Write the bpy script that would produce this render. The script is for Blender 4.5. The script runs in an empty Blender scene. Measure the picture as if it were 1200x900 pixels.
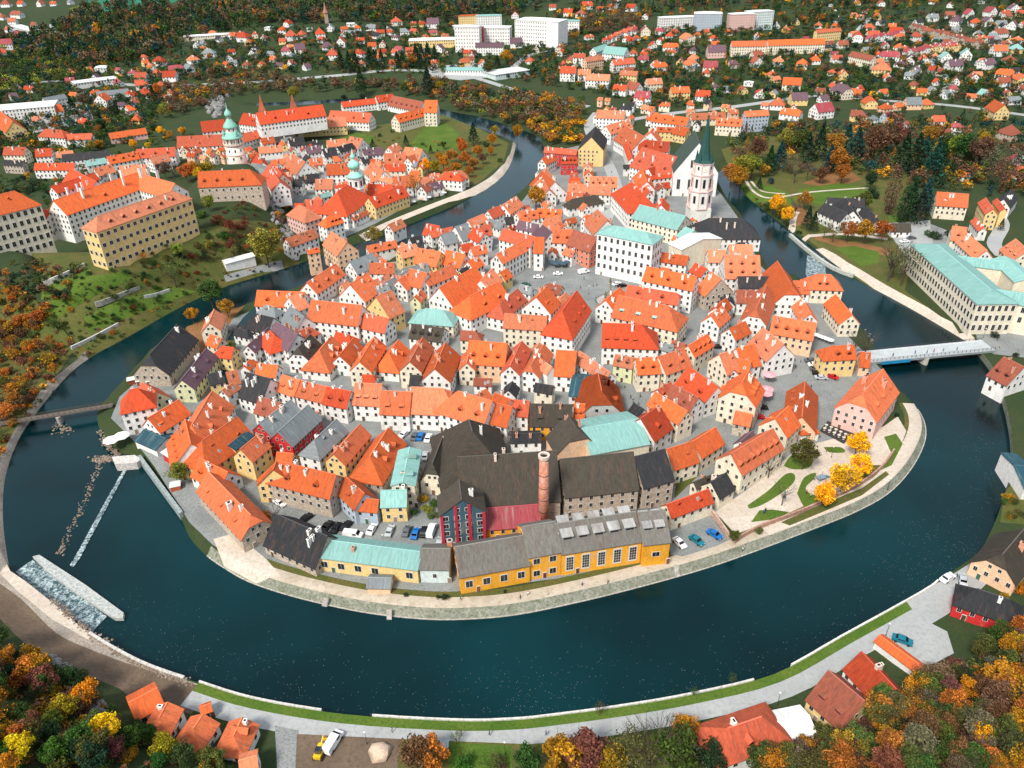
import bpy, math, random
import numpy as np
from mathutils import Vector, Matrix
from mathutils.geometry import delaunay_2d_cdt
random.seed(7); np.random.seed(7)
R = math.radians
scene = bpy.context.scene
COL = scene.collection

# ------------------------------------------------------------------ camera
F0 = 913.0; PITCH = R(32.0); ROLL = R(1.2); H = 180.0
_R = Vector((1, 0, 0)); _F = Vector((0, math.cos(PITCH), -math.sin(PITCH))); _U = Vector((0, math.sin(PITCH), math.cos(PITCH)))
CR = (_R * math.cos(ROLL) - _U * math.sin(ROLL)); CU = (_U * math.cos(ROLL) + _R * math.sin(ROLL)); CF = _F
cam = bpy.data.cameras.new('camera'); camo = bpy.data.objects.new('camera', cam); COL.objects.link(camo)
cam.sensor_fit = 'HORIZONTAL'; cam.sensor_width = 36; cam.lens = 36 * F0 / 1200; cam.clip_end = 9000; cam.clip_start = 1
M = Matrix((CR, CU, -CF)).transposed().to_4x4(); M.translation = (0, 0, H); camo.matrix_world = M
scene.camera = camo

def ray(u, v):
    return CR * ((u - 600) / F0) + CU * ((450 - v) / F0) + CF
def unz(u, v, z):
    d = ray(u, v)
    dz = min(d.z, -0.02)
    t = (z - H) / dz
    return Vector((d.x * t, d.y * t, z))
def proj(p):
    q = Vector(p) - Vector((0, 0, H)); z = q.dot(CF)
    return 600 + F0 * q.dot(CR) / z, 450 - F0 * q.dot(CU) / z
def ss(a, b, x):
    t = np.clip((x - a) / (b - a), 0, 1); return t * t * (3 - 2 * t)

# ------------------------------------------------------------------ river outline (traced shore, turned into metres)
WATER = -3.0
def smooth(pts, n=4):
    out = []
    for i in range(len(pts) - 1):
        p0 = pts[max(i - 1, 0)]; p1 = pts[i]; p2 = pts[i + 1]; p3 = pts[min(i + 2, len(pts) - 1)]
        for k in range(n):
            t = k / n
            out.append(tuple(0.5 * ((2 * p1[j]) + (-p0[j] + p2[j]) * t + (2 * p0[j] - 5 * p1[j] + 4 * p2[j] - p3[j]) * t * t + (-p0[j] + 3 * p1[j] - 3 * p2[j] + p3[j]) * t ** 3) for j in range(2)))
    out.append(tuple(pts[-1])); return out
SA = [(300,121),(360,119),(400,116),(470,116),(520,129),(560,137),(600,149),(628,160),(637,173),(634,192),(622,212),(600,232),(560,262),(500,292),(440,308),(390,318),(345,338),(300,352),(255,368),(215,385),(190,402),(171,417),(155,433),(128,463),(114,480),(115,500),(124,518),(140,532),(162,536),(185,566),(208,600),(222,630),(242,652),(265,668),(290,682),(330,696),(380,709),(430,719),(480,725),(530,727),(600,722),(680,706),(760,686),(830,666),(890,645),(950,622),(1000,602),(1040,580),(1067,552),(1083,522),(1085,500),(1076,480),(1060,462),(1040,440),(1030,420),(1022,400),(1010,385),(990,368),(975,345),(960,335),(930,325),(905,318),(893,300),(882,275),(868,250),(852,232),(838,205)]
SB = [(300,124),(360,122),(400,120),(460,122),(500,131),(530,139),(560,150),(590,160),(604,168),(603,180),(593,202),(573,220),(545,235),(517,248),(480,263),(447,277),(400,292),(355,308),(300,325),(262,337),(212,360),(150,395),(105,420),(80,440),(58,465),(40,488),(25,510),(12,540),(5,570),(4,600),(6,630),(12,669)]
SB2 = [(12,669),(30,681),(70,713),(105,742),(165,776),(233,800),(300,820),(405,837),(530,845),(600,844),(650,839),(725,829),(812,814),(907,790),(990,745),(1082,694),(1105,677),(1142,651),(1157,631),(1175,589),(1184,555),(1187,522),(1182,485),(1172,452),(1162,428),(1148,410)]
SB3 = [(1148,410),(1110,387),(1060,358),(1000,325),(950,288),(925,270),(895,247),(875,230),(862,212),(850,196)]
def tow(pts, z): return [tuple(unz(u, v, z)[:2]) for u, v in pts]
A_w = tow(smooth(SA), WATER)
B1_w = tow(smooth(SB), WATER); B2_w = tow(smooth(SB2), 0.0); B3_w = tow(smooth(SB3), WATER)
RIV = A_w + (B3_w[::-1] + B2_w[::-1] + B1_w[::-1])
RIVZ = [-3.2] * len(A_w) + [-3.2] * len(B3_w) + [0.0] * len(B2_w) + [-3.2] * len(B1_w)
SEG0 = np.array(RIV); SEG1 = np.roll(SEG0, -1, axis=0); SEGZ = np.array(RIVZ)
def riv_dist(P):
    P = np.atleast_2d(P); out = np.full(len(P), 1e9); zz = np.zeros(len(P))
    d = SEG1 - SEG0; L2 = np.maximum((d ** 2).sum(1), 1e-9)
    for s in range(0, len(P), 2000):
        Q = P[s:s + 2000]
        t = np.clip(((Q[:, None, :] - SEG0[None]) * d[None]).sum(2) / L2[None], 0, 1)
        C = SEG0[None] + t[..., None] * d[None]
        D = np.sqrt(((Q[:, None, :] - C) ** 2).sum(2))
        k = D.argmin(1); out[s:s + 2000] = D[np.arange(len(Q)), k]; zz[s:s + 2000] = SEGZ[k]
    return out, zz
CASTLE = np.array([(-520, 440), (-330, 402), (-262, 383), (-212, 383), (-182, 425), (-186, 500), (-192, 550)], float)
def poly_dist(P, L):
    best = np.full(len(P), 1e9)
    for a, b in zip(L[:-1], L[1:]):
        d = b - a; t = np.clip(((P - a) @ d) / (d @ d), 0, 1); best = np.minimum(best, np.sqrt((((a + t[:, None] * d) - P) ** 2).sum(1)))
    return best
def height(P):
    P = np.atleast_2d(np.array(P, float)); x = P[:, 0]; y = P[:, 1]
    d, ze = riv_dist(P)
    m = ss(3, 26, d)
    h = 20 * (1 - ss(16, 50, poly_dist(P, CASTLE))) * m
    sL = (x + 155) * -.507 + (y - 166) * -.862
    h = np.maximum(h, np.clip(.62 * sL, 0, 42) * (1 - ss(-60, -30, x)))
    sR = (x - 148) * .423 + (y - 153) * -.906
    h = np.maximum(h, np.clip(.62 * sR, 0, 42) * ss(20, 60, x))
    h = h + (34 * ss(760, 1500, y) + 95 * ss(1500, 3400, y)) * ss(3, 60, d)
    h = h + (6 * np.sin(x / 97 + 1) * np.cos(y / 131) + 3 * np.sin(x / 41 + y / 57)) * ss(700, 1100, y) * ss(3, 60, d)
    h = h + ze * (1 - np.clip(d / 2.5, 0, 1))
    return h
_gx = np.arange(-720, 724, 4.0); _gy = np.arange(40, 1300, 4.0); _GX, _GY = np.meshgrid(_gx, _gy, indexing='ij')
_HG = height(np.stack([_GX.ravel(), _GY.ravel()], 1)).reshape(_GX.shape)
def h1(x, y):
    fx = (x + 720) / 4; fy = (y - 40) / 4; i = int(math.floor(fx)); j = int(math.floor(fy))
    if 0 <= i < len(_gx) - 1 and 0 <= j < len(_gy) - 1:
        a = fx - i; b = fy - j; return float((_HG[i, j] * (1 - a) + _HG[i + 1, j] * a) * (1 - b) + (_HG[i, j + 1] * (1 - a) + _HG[i + 1, j + 1] * a) * b)
    return float(height([(x, y)])[0]) if abs(x) < 900 and y < 1300 else float(height_far(x, y))
def height_far(x, y):
    S = lambda a, b, t: (lambda q: q * q * (3 - 2 * q))(min(1, max(0, (t - a) / (b - a))))
    return 34 * S(760, 1500, y) + 95 * S(1500, 3400, y) + (6 * math.sin(x / 97 + 1) * math.cos(y / 131) + 3 * math.sin(x / 41 + y / 57)) * S(700, 1100, y)
def un(u, v, above=0.0):
    z = above; p = unz(u, v, z)
    for i in range(14):
        z = .5 * z + .5 * (h1(p.x, p.y) + above); p = unz(u, v, z)
    return p

# ------------------------------------------------------------------ materials
def mat(name):
    m = bpy.data.materials.new(name); m.use_nodes = True
    nt = m.node_tree; b = nt.nodes['Principled BSDF']; return m, nt, b
def N(nt, t, **k):
    n = nt.nodes.new(t)
    for a, v in k.items(): setattr(n, a, v)
    return n
def objcolor_mat(name, rough=.8, lo=.75, hi=1.2, scale=(.6, .6, .6), nscale=1.0, fine=4.0, bump=0.0, metal=0.0, rnd=.12, dirt=None):
    m, nt, b = mat(name); L = nt.links
    oi = N(nt, 'ShaderNodeObjectInfo'); tc = N(nt, 'ShaderNodeTexCoord'); mp = N(nt, 'ShaderNodeMapping')
    mp.inputs['Scale'].default_value = scale
    L.new(tc.outputs['Object'], mp.inputs['Vector'])
    ad = N(nt, 'ShaderNodeVectorMath', operation='ADD'); sc = N(nt, 'ShaderNodeMath', operation='MULTIPLY'); sc.inputs[1].default_value = 91
    L.new(oi.outputs['Random'], sc.inputs[0]); L.new(mp.outputs[0], ad.inputs[0]); L.new(sc.outputs[0], ad.inputs[1])
    n1 = N(nt, 'ShaderNodeTexNoise'); n1.inputs['Scale'].default_value = nscale; n1.inputs['Detail'].default_value = 6; n1.inputs['Roughness'].default_value = .7
    L.new(ad.outputs[0], n1.inputs['Vector'])
    n2 = N(nt, 'ShaderNodeTexNoise'); n2.inputs['Scale'].default_value = fine; n2.inputs['Detail'].default_value = 2
    L.new(ad.outputs[0], n2.inputs['Vector'])
    mr = N(nt, 'ShaderNodeMapRange'); mr.inputs[1].default_value = .3; mr.inputs[2].default_value = .7; mr.inputs[3].default_value = lo; mr.inputs[4].default_value = hi
    L.new(n1.outputs[0], mr.inputs[0])
    mr2 = N(nt, 'ShaderNodeMapRange'); mr2.inputs[1].default_value = .3; mr2.inputs[2].default_value = .7; mr2.inputs[3].default_value = .86; mr2.inputs[4].default_value = 1.14
    L.new(n2.outputs[0], mr2.inputs[0])
    mr3 = N(nt, 'ShaderNodeMapRange'); mr3.inputs[3].default_value = 1 - rnd; mr3.inputs[4].default_value = 1 + rnd
    L.new(oi.outputs['Random'], mr3.inputs[0])
    a = N(nt, 'ShaderNodeMath', operation='MULTIPLY'); c = N(nt, 'ShaderNodeMath', operation='MULTIPLY')
    L.new(mr.outputs[0], a.inputs[0]); L.new(mr2.outputs[0], a.inputs[1]); L.new(a.outputs[0], c.inputs[0]); L.new(mr3.outputs[0], c.inputs[1])
    vm = N(nt, 'ShaderNodeVectorMath', operation='SCALE'); L.new(oi.outputs['Color'], vm.inputs[0]); L.new(c.outputs[0], vm.inputs['Scale'])
    out = vm.outputs[0]
    if dirt:
        n3 = N(nt, 'ShaderNodeTexNoise'); n3.inputs['Scale'].default_value = .35; n3.inputs['Detail'].default_value = 7; n3.inputs['Roughness'].default_value = .75
        L.new(ad.outputs[0], n3.inputs['Vector'])
        r = N(nt, 'ShaderNodeMapRange'); r.inputs[1].default_value = .52; r.inputs[2].default_value = .72; r.inputs[3].default_value = 0; r.inputs[4].default_value = dirt[1]
        L.new(n3.outputs[0], r.inputs[0])
        mx = N(nt, 'ShaderNodeMix', data_type='RGBA'); L.new(r.outputs[0], mx.inputs[0]); L.new(out, mx.inputs[6]); mx.inputs[7].default_value = (*dirt[0], 1)
        out = mx.outputs[2]
    L.new(out, b.inputs['Base Color']); b.inputs['Roughness'].default_value = rough; b.inputs['Metallic'].default_value = metal
    b.inputs['Specular IOR Level'].default_value = .25
    if bump:
        bp = N(nt, 'ShaderNodeBump'); bp.inputs['Strength'].default_value = bump; bp.inputs['Distance'].default_value = .15
        L.new(n2.outputs[0], bp.inputs['Height']); L.new(bp.outputs[0], b.inputs['Normal'])
    return m
MROOF = objcolor_mat('roof_tiles', .85, .66, 1.22, (1.9, .45, .5), 1.0, 7.0, .6, dirt=((.13, .065, .045), .75), rnd=.16)
MMETAL = objcolor_mat('sheet_metal_roof', .6, .7, 1.15, (2.2, .15, .3), 1.0, 3.0, .1, dirt=((.3, .42, .38), .4))
MWALL = objcolor_mat('plaster', .9, .8, 1.06, (.5, .5, .25), 1.0, 5.0, .1, rnd=.06, dirt=((.4, .36, .31), .5))
MSTONE = objcolor_mat('rubble_stone', .95, .5, 1.4, (1.2, 1.2, 1.2), 1.0, 3.0, .6, dirt=((.5, .46, .4), .8))
MPAINT = objcolor_mat('painted_surface', .35, .96, 1.04, rnd=0, fine=1)
MPLAIN = objcolor_mat('matt_surface', .8, .85, 1.12, rnd=.05)
MWOOD = objcolor_mat('weathered_wood', .8, .6, 1.25, (.5, 4, 4), 1.0, 3.0)
def leafmat():
    m, nt, b = mat('foliage'); L = nt.links
    oi = N(nt, 'ShaderNodeObjectInfo'); at = N(nt, 'ShaderNodeAttribute'); at.attribute_name = 'shade'
    g = N(nt, 'ShaderNodeNewGeometry'); 
    mr = N(nt, 'ShaderNodeMapRange'); mr.inputs[3].default_value = .55; mr.inputs[4].default_value = 1.7
    L.new(g.outputs['Random Per Island'], mr.inputs[0])
    v1 = N(nt, 'ShaderNodeVectorMath', operation='MULTIPLY'); L.new(oi.outputs['Color'], v1.inputs[0]); L.new(at.outputs['Color'], v1.inputs[1])
    v2 = N(nt, 'ShaderNodeVectorMath', operation='SCALE'); L.new(v1.outputs[0], v2.inputs[0]); L.new(mr.outputs[0], v2.inputs['Scale'])
    L.new(v2.outputs[0], b.inputs['Base Color']); b.inputs['Roughness'].default_value = .75; b.inputs['Specular IOR Level'].default_value = .2
    tr = N(nt, 'ShaderNodeBsdfTranslucent'); L.new(v2.outputs[0], tr.inputs['Color']); mx = N(nt, 'ShaderNodeMixShader'); mx.inputs[0].default_value = .25
    o = nt.nodes['Material Output']; L.new(b.outputs[0], mx.inputs[1]); L.new(tr.outputs[0], mx.inputs[2]); L.new(mx.outputs[0], o.inputs[0]); return m
MLEAF = leafmat()
def flat(name, c, rough=.6, metal=0, spec=.5):
    m, nt, b = mat(name); b.inputs['Base Color'].default_value = (*c, 1); b.inputs['Roughness'].default_value = rough; b.inputs['Metallic'].default_value = metal; b.inputs['Specular IOR Level'].default_value = spec
    return m
MFRAME = flat('window_frame_paint', (.62, .6, .56), .6)
MGLASS = flat('window_glass', (.018, .022, .026), .15)
MDARK = flat('dark_opening', (.02, .018, .016), .9)
MTYRE = flat('tyre_rubber', (.02, .02, .02), .8)
MBARK = flat('bark', (.07, .05, .035), .95)
MIRON = flat('dark_iron', (.03, .035, .04), .5)
MSKIN = flat('skin', (.5, .3, .2), .6)
def ground_mat(name, c1, c2, c3, s1=.05, s2=.9, rough=.95, bump=.3):
    m, nt, b = mat(name); L = nt.links; tc = N(nt, 'ShaderNodeTexCoord')
    n1 = N(nt, 'ShaderNodeTexNoise'); n1.inputs['Scale'].default_value = s1; n1.inputs['Detail'].default_value = 8; n1.inputs['Roughness'].default_value = .65
    n2 = N(nt, 'ShaderNodeTexNoise'); n2.inputs['Scale'].default_value = s2; n2.inputs['Detail'].default_value = 5; n2.inputs['Roughness'].default_value = .8
    L.new(tc.outputs['Object'], n1.inputs[0]); L.new(tc.outputs['Object'], n2.inputs[0])
    r = N(nt, 'ShaderNodeValToRGB'); r.color_ramp.elements[0].position = .35; r.color_ramp.elements[1].position = .65
    r.color_ramp.elements[0].color = (*c1, 1); r.color_ramp.elements[1].color = (*c2, 1); L.new(n1.outputs[0], r.inputs[0])
    f = N(nt, 'ShaderNodeMapRange'); f.inputs[1].default_value = .45; f.inputs[2].default_value = .68; L.new(n2.outputs[0], f.inputs[0])
    mx = N(nt, 'ShaderNodeMix', data_type='RGBA'); L.new(f.outputs[0], mx.inputs[0]); L.new(r.outputs[0], mx.inputs[6]); mx.inputs[7].default_value = (*c3, 1)
    L.new(mx.outputs[2], b.inputs['Base Color']); b.inputs['Roughness'].default_value = rough; b.inputs['Specular IOR Level'].default_value = .15
    bp = N(nt, 'ShaderNodeBump'); bp.inputs['Strength'].default_value = bump; bp.inputs['Distance'].default_value = .3; L.new(n2.outputs[0], bp.inputs['Height']); L.new(bp.outputs[0], b.inputs['Normal'])
    return m
GM = {
 'ground': ground_mat('rough_ground', (.03, .055, .02), (.05, .06, .022), (.022, .04, .016)),
 'paving': ground_mat('stone_paving', (.19, .205, .2), (.29, .3, .29), (.12, .125, .12), .09, 1.6),
 'footpath': ground_mat('gravel_path', (.5, .42, .34), (.62, .55, .46), (.4, .33, .26), .08, .7),
 'river_path': ground_mat('sandy_path', (.42, .36, .28), (.5, .43, .34), (.32, .26, .18), .07, .4),
 'lawn': ground_mat('mown_grass', (.06, .125, .014), (.115, .165, .025), (.04, .075, .014), .07, 1.2),
 'rough_grass': ground_mat('autumn_grass', (.07, .1, .02), (.14, .11, .035), (.05, .06, .02), .09, 1.0),
 'embankment': ground_mat('stone_embankment', (.20, .20, .16), (.34, .33, .28), (.06, .1, .025), .3, 1.3, bump=.8),
 'road': ground_mat('asphalt_road', (.33, .34, .33), (.4, .41, .4), (.27, .28, .27), .05, .8),
 'dirt_track': ground_mat('dirt_track', (.12, .085, .06), (.18, .13, .09), (.1, .07, .05), .06, .8),
 'leaf_litter': ground_mat('leaf_litter', (.2, .09, .03), (.28, .14, .06), (.13, .07, .03), .08, 1.2),
 'green_field': ground_mat('green_field', (.02, .16, .09), (.04, .2, .12), (.02, .12, .07), .01, .1),
 'bank_stones': ground_mat('pale_bank_stones', (.33, .29, .24), (.42, .38, .33), (.2, .13, .08), .12, 1.3, bump=.9),
 'rock_face': ground_mat('rock', (.18, .18, .18), (.33, .33, .33), (.1, .08, .05), .2, 1.0, bump=1.0),
}
def water_mat():
    m, nt, b = mat('river_water'); L = nt.links; tc = N(nt, 'ShaderNodeTexCoord')
    n = N(nt, 'ShaderNodeTexNoise'); n.inputs['Scale'].default_value = 1.1; n.inputs['Detail'].default_value = 6; n.inputs['Roughness'].default_value = .65
    n2 = N(nt, 'ShaderNodeTexNoise'); n2.inputs['Scale'].default_value = .012; n2.inputs['Detail'].default_value = 3
    L.new(tc.outputs['Object'], n.inputs[0]); L.new(tc.outputs['Object'], n2.inputs[0])
    r = N(nt, 'ShaderNodeValToRGB'); r.color_ramp.elements[0].color = (.0004, .008, .010, 1); r.color_ramp.elements[1].color = (.0008, .027, .032, 1)
    r.color_ramp.elements[0].position = .35; r.color_ramp.elements[1].position = .65; L.new(n2.outputs[0], r.inputs[0])
    L.new(r.outputs[0], b.inputs['Base Color']); b.inputs['Roughness'].default_value = .12; b.inputs['IOR'].default_value = 1.33; b.inputs['Specular Tint'].default_value = (.55, .95, 1, 1)
    bp = N(nt, 'ShaderNodeBump'); bp.inputs['Strength'].default_value = .35; bp.inputs['Distance'].default_value = .12; L.new(n.outputs[0], bp.inputs['Height']); L.new(bp.outputs[0], b.inputs['Normal'])
    return m
MWATER = water_mat()
def foam_mat():
    m, nt, b = mat('foam'); L = nt.links; tc = N(nt, 'ShaderNodeTexCoord')
    n = N(nt, 'ShaderNodeTexNoise'); n.inputs['Scale'].default_value = .9; n.inputs['Detail'].default_value = 8; n.inputs['Roughness'].default_value = .8
    L.new(tc.outputs['Object'], n.inputs[0]); r = N(nt, 'ShaderNodeValToRGB')
    r.color_ramp.elements[0].position = .45; r.color_ramp.elements[1].position = .62; r.color_ramp.elements[0].color = (.006, .04, .05, 1); r.color_ramp.elements[1].color = (.55, .65, .65, 1)
    L.new(n.outputs[0], r.inputs[0]); L.new(r.outputs[0], b.inputs['Base Color']); b.inputs['Roughness'].default_value = .3; return m
MFOAM = foam_mat()

# ------------------------------------------------------------------ object helpers
REG = []      # (object, kind, px, py, attribute text) for unique labels
def link(name, me, parent=None, loc=(0, 0, 0), color=None):
    o = bpy.data.objects.new(name, me); COL.objects.link(o)
    if parent is not None: o.parent = parent
    o.location = loc
    if color is not None: o.color = (*color, 1)
    return o
def empty(name, loc, rz=0):
    o = bpy.data.objects.new(name, None); COL.objects.link(o); o.location = loc; o.rotation_euler = (0, 0, rz); o.empty_display_size = .5
    return o
def tag(o, label=None, cat=None, group=None, kind=None):
    if label: o['label'] = label
    if cat: o['category'] = cat
    if group: o['group'] = group
    if kind: o['kind'] = kind
    return o
def pymesh(name, verts, faces, mats, mi=None, smooth_=False):
    me = bpy.data.meshes.new(name); me.from_pydata([tuple(v) for v in verts], [], faces)
    for m in mats: me.materials.append(m)
    if mi is not None: me.polygons.foreach_set('material_index', mi)
    if smooth_: me.polygons.foreach_set('use_smooth', [True] * len(me.polygons))
    me.update(); return me
class MB:
    def __init__(s): s.v = []; s.f = []; s.m = []
    def add(s, vs, fs, mi=0):
        o = len(s.v); s.v += [tuple(v) for v in vs]; s.f += [tuple(i + o for i in f) for f in fs]; s.m += [mi] * len(fs)
    def box(s, c, sz, mi=0, rz=0, taper=1.0):
        x, y, z = [a / 2 for a in sz]; cs, sn = math.cos(rz), math.sin(rz); vs = []
        for dz, k in ((-z, 1), (z, taper)):
            for dx, dy in ((-x, -y), (x, -y), (x, y), (-x, y)):
                a, b = dx * k, dy * k; vs.append((c[0] + a * cs - b * sn, c[1] + a * sn + b * cs, c[2] + dz))
        s.add(vs, [(3, 2, 1, 0), (4, 5, 6, 7), (0, 1, 5, 4), (1, 2, 6, 5), (2, 3, 7, 6), (3, 0, 4, 7)], mi)
    def lathe(s, prof, n=12, c=(0, 0, 0), mi=0, rot=0, cap=True):
        vs = [(c[0] + r * math.cos(rot + 2 * math.pi * k / n), c[1] + r * math.sin(rot + 2 * math.pi * k / n), c[2] + z) for r, z in prof for k in range(n)]
        fs = [(i * n + k, i * n + (k + 1) % n, (i + 1) * n + (k + 1) % n, (i + 1) * n + k) for i in range(len(prof) - 1) for k in range(n)]
        if cap: fs += [tuple(range(n))[::-1], tuple(range((len(prof) - 1) * n, len(prof) * n))]
        s.add(vs, fs, mi)
    def tube(s, a, b, ra, rb, n=6, mi=0):
        a = Vector(a); b = Vector(b); d = (b - a); 
        if d.length < 1e-5: return
        q = d.to_track_quat('Z', 'Y'); vs = []
        for p, r in ((a, ra), (b, rb)):
            for k in range(n): vs.append(p + q @ Vector((r * math.cos(2 * math.pi * k / n), r * math.sin(2 * math.pi * k / n), 0)))
        s.add(vs, [(k, (k + 1) % n, n + (k + 1) % n, n + k) for k in range(n)] + [tuple(range(n))[::-1], tuple(range(n, 2 * n))], mi)
    def mesh(s, name, mats, sm=False): return pymesh(name, s.v, s.f, mats, s.m, sm)

# ------------------------------------------------------------------ ground: one triangulated sheet split by surface
_PC = {}
def in1(x, y, poly):
    e = _PC.get(id(poly))
    if e is None or e[0] is not poly:
        A = np.array(poly, float); e = (poly, A, np.roll(A, 1, 0)); _PC[id(poly)] = e
    A, B = e[1], e[2]; c = (A[:, 1] > y) != (B[:, 1] > y); a = A[c]; b = B[c]
    return bool(((x < (b[:, 0] - a[:, 0]) * (y - a[:, 1]) / (b[:, 1] - a[:, 1]) + a[:, 0]).sum()) & 1)
def inpoly(P, poly):
    if len(P) == 1: return [in1(P[0][0], P[0][1], poly)]
    P = np.atleast_2d(P); x = P[:, 0]; y = P[:, 1]; c = np.zeros(len(P), bool); n = len(poly)
    for i in range(n):
        x1, y1 = poly[i]; x2, y2 = poly[i - 1]
        if y1 == y2: continue
        t = ((y1 > y) != (y2 > y)) & (x < (x2 - x1) * (y - y1) / (y2 - y1) + x1); c ^= t
    return c
def wpoly(pts, sm=False):
    if sm: pts = smooth(pts + [pts[0]], 4)[:-1]
    return [tuple(un(u, v)[:2]) for u, v in pts]
def offset(line, d):
    L = np.array(line); T = np.gradient(L, axis=0); T /= np.linalg.norm(T, axis=1)[:, None] + 1e-9
    for _ in range(3): T[1:-1] = (T[:-2] + T[1:-1] * 2 + T[2:]) / 4
    T /= np.linalg.norm(T, axis=1)[:, None] + 1e-9
    Nn = np.stack([-T[:, 1], T[:, 0]], 1); return [tuple(p) for p in L + Nn * d]
def band(line, d0, d1): return offset(line, d0) + offset(line, d1)[::-1]
def ribbon(pts, w):
    L = [tuple(un(u, v)[:2]) for u, v in smooth(pts, 4)]
    return band(L, -w / 2, w / 2)
iA = lambda u, v: min(range(len(A_w)), key=lambda i: (proj((A_w[i][0], A_w[i][1], WATER))[0] - u) ** 2 + (proj((A_w[i][0], A_w[i][1], WATER))[1] - v) ** 2)
a0 = iA(242, 652); a1 = iA(1076, 480); aN0 = iA(265, 668)
SOUTH = A_w[a0:a1 + 1]
REGIONS = []   # (name, polygon) later wins
def reg(name, poly): REGIONS.append((name, poly, (min(p[0] for p in poly), max(p[0] for p in poly), min(p[1] for p in poly), max(p[1] for p in poly))))
def rp(name, pts, sm=False): reg(name, wpoly(pts, sm))
# far and slopes
rp('green_field', [(88,14),(105,0),(200,-12),(240,-10),(200,4),(140,13)])
rp('lawn', [(80,10),(110,3),(112,8),(88,14)])
rp('rough_grass', [(40,300),(110,300),(240,268),(330,262),(352,306),(262,335),(150,393),(100,425),(70,400)])
rp('rough_grass', [(0,320),(60,370),(90,405),(60,455),(20,505),(5,540),(0,560),(-40,560),(-40,320)])
rp('bank_stones', [(8,560),(14,540),(30,505),(62,458),(105,422),(100,412),(52,452),(20,498),(-4,545),(-12,600),(-4,640),(8,660)])
# old town
rp('paving', [(430,312),(500,300),(560,270),(610,238),(640,200),(645,178),(690,168),(705,150),(735,150),(790,190),(836,215),(870,262),(890,310),(905,325),(960,345),(985,385),(1015,415),(1040,440),(1010,500),(940,530),(850,600),(790,660),(700,672),(560,690),(480,700),(400,690),(300,665),(250,640),(222,612),(180,545),(160,520),(130,490),(140,465),(200,412),(255,380),(300,362),(345,345)])
rp('paving', [(330,175),(480,185),(530,215),(480,240),(440,262),(400,280),(330,235),(280,205),(300,180)])
rp('leaf_litter', [(215,375),(265,350),(290,352),(262,390),(250,440),(225,410)])
# terraces below the castle
for q in ([(50,340),(105,315),(112,325),(48,352)], [(45,365),(150,318),(155,328),(60,378)], [(98,372),(150,350),(200,335),(230,342),(150,372),(105,390)]): rp('lawn', q)
rp('paving', [(262,322),(300,312),(330,305),(332,312),(300,320),(265,331)])
# castle garden peninsula
rp('rough_grass', [(420,150),(520,135),(560,150),(596,168),(590,190),(560,215),(520,225),(480,190),(440,175)])
rp('lawn', [(478,172),(500,146),(520,142),(538,156),(536,166),(548,173),(505,178)])
rp('lawn', [(390,165),(418,155),(440,160),(430,172),(395,170)])
reg('footpath', ribbon([(607,166),(600,188),(583,206),(556,222),(510,240),(470,256),(445,267),(425,277)], 7))
reg('lawn', ribbon([(606,170),(596,198),(575,220)], 2))
# right park
rp('rough_grass', [(845,175),(900,160),(1010,150),(1060,200),(1085,250),(1060,340),(1110,380),(1150,405),(1140,408),(1000,322),(930,268),(880,228),(862,208)])
rp('leaf_litter', [(965,205),(990,195),(1010,210),(980,220),(940,215)])
rp('leaf_litter', [(915,245),(940,240),(950,260),(930,268)]); rp('leaf_litter', [(955,276),(1045,292),(1040,300),(985,290),(955,282)])
rp('lawn', [(866,216),(905,218),(935,232),(925,240),(890,238),(868,226)]); rp('lawn', [(935,222),(985,214),(1030,222),(1025,236),(960,240),(940,234)])
rp('lawn', [(978,290),(1000,288),(1030,295),(1030,308),(1010,312)]); rp('lawn', [(915,257),(930,255),(928,264)]); rp('lawn', [(1040,252),(1065,256),(1062,262),(1042,260)])
reg('footpath', ribbon([(874,212),(885,226),(905,232),(950,225),(1018,220)], 2.2)); reg('footpath', ribbon([(880,212),(893,224),(920,227)], 1.8))
reg('footpath', ribbon([(874,236),(905,258),(935,278),(990,310),(1050,345),(1110,382),(1140,403)], 4.5)); reg('footpath', ribbon([(928,270),(930,255),(934,248)], 4))
reg('footpath', ribbon([(940,278),(985,274),(1040,280)], 4)); rp('paving', [(1050,262),(1090,262),(1110,270),(1110,290),(1075,300),(1050,285)])
# far roads
for pts, w in (([(0,105),(60,95),(120,98),(200,100),(300,96),(350,92),(400,88),(460,82),(520,85),(560,92),(610,108),(640,116),(690,125)], 9),
               ([(700,132),(690,150),(703,175),(716,200),(722,225),(712,250),(705,268)], 9), ([(690,150),(770,135),(860,125),(960,112),(1040,118),(1120,124),(1210,136)], 9),
               ([(1105,112),(1110,95),(1090,72),(1060,60)], 8), ([(0,40),(30,32),(60,40),(62,28)], 10), ([(720,10),(725,0),(735,-10)], 9), ([(985,52),(1000,40),(1020,20)], 6),
               ([(600,80),(620,65),(650,58)], 8), ([(1160,240),(1175,262),(1165,285),(1175,300)], 8), ([(1150,398),(1172,398),(1210,405)], 10)): reg('road', ribbon(pts, w))
rp('road', [(500,78),(560,74),(580,90),(540,94),(505,90)]); rp('road', [(1035,262),(1090,258),(1095,300),(1060,300)])
rp('road', [(20,130),(100,118),(110,140),(40,160)]); rp('paving', [(1140,385),(1210,385),(1210,420),(1165,415),(1150,408)])
# peninsula shore
reg('embankment', band(SOUTH, -1, 2.4)); 
S2 = A_w[iA(285,690):a1 + 1]
reg('river_path', band(S2, 2.3, 6.4)); reg('rough_grass', band(S2, 6.3, 8.6))
reg('footpath', band(A_w[iA(900,640):a1 + 1], 2.2, 7.0))
rp('footpath', [(250,632),(275,625),(312,655),(330,676),(300,682),(262,662)]);
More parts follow.
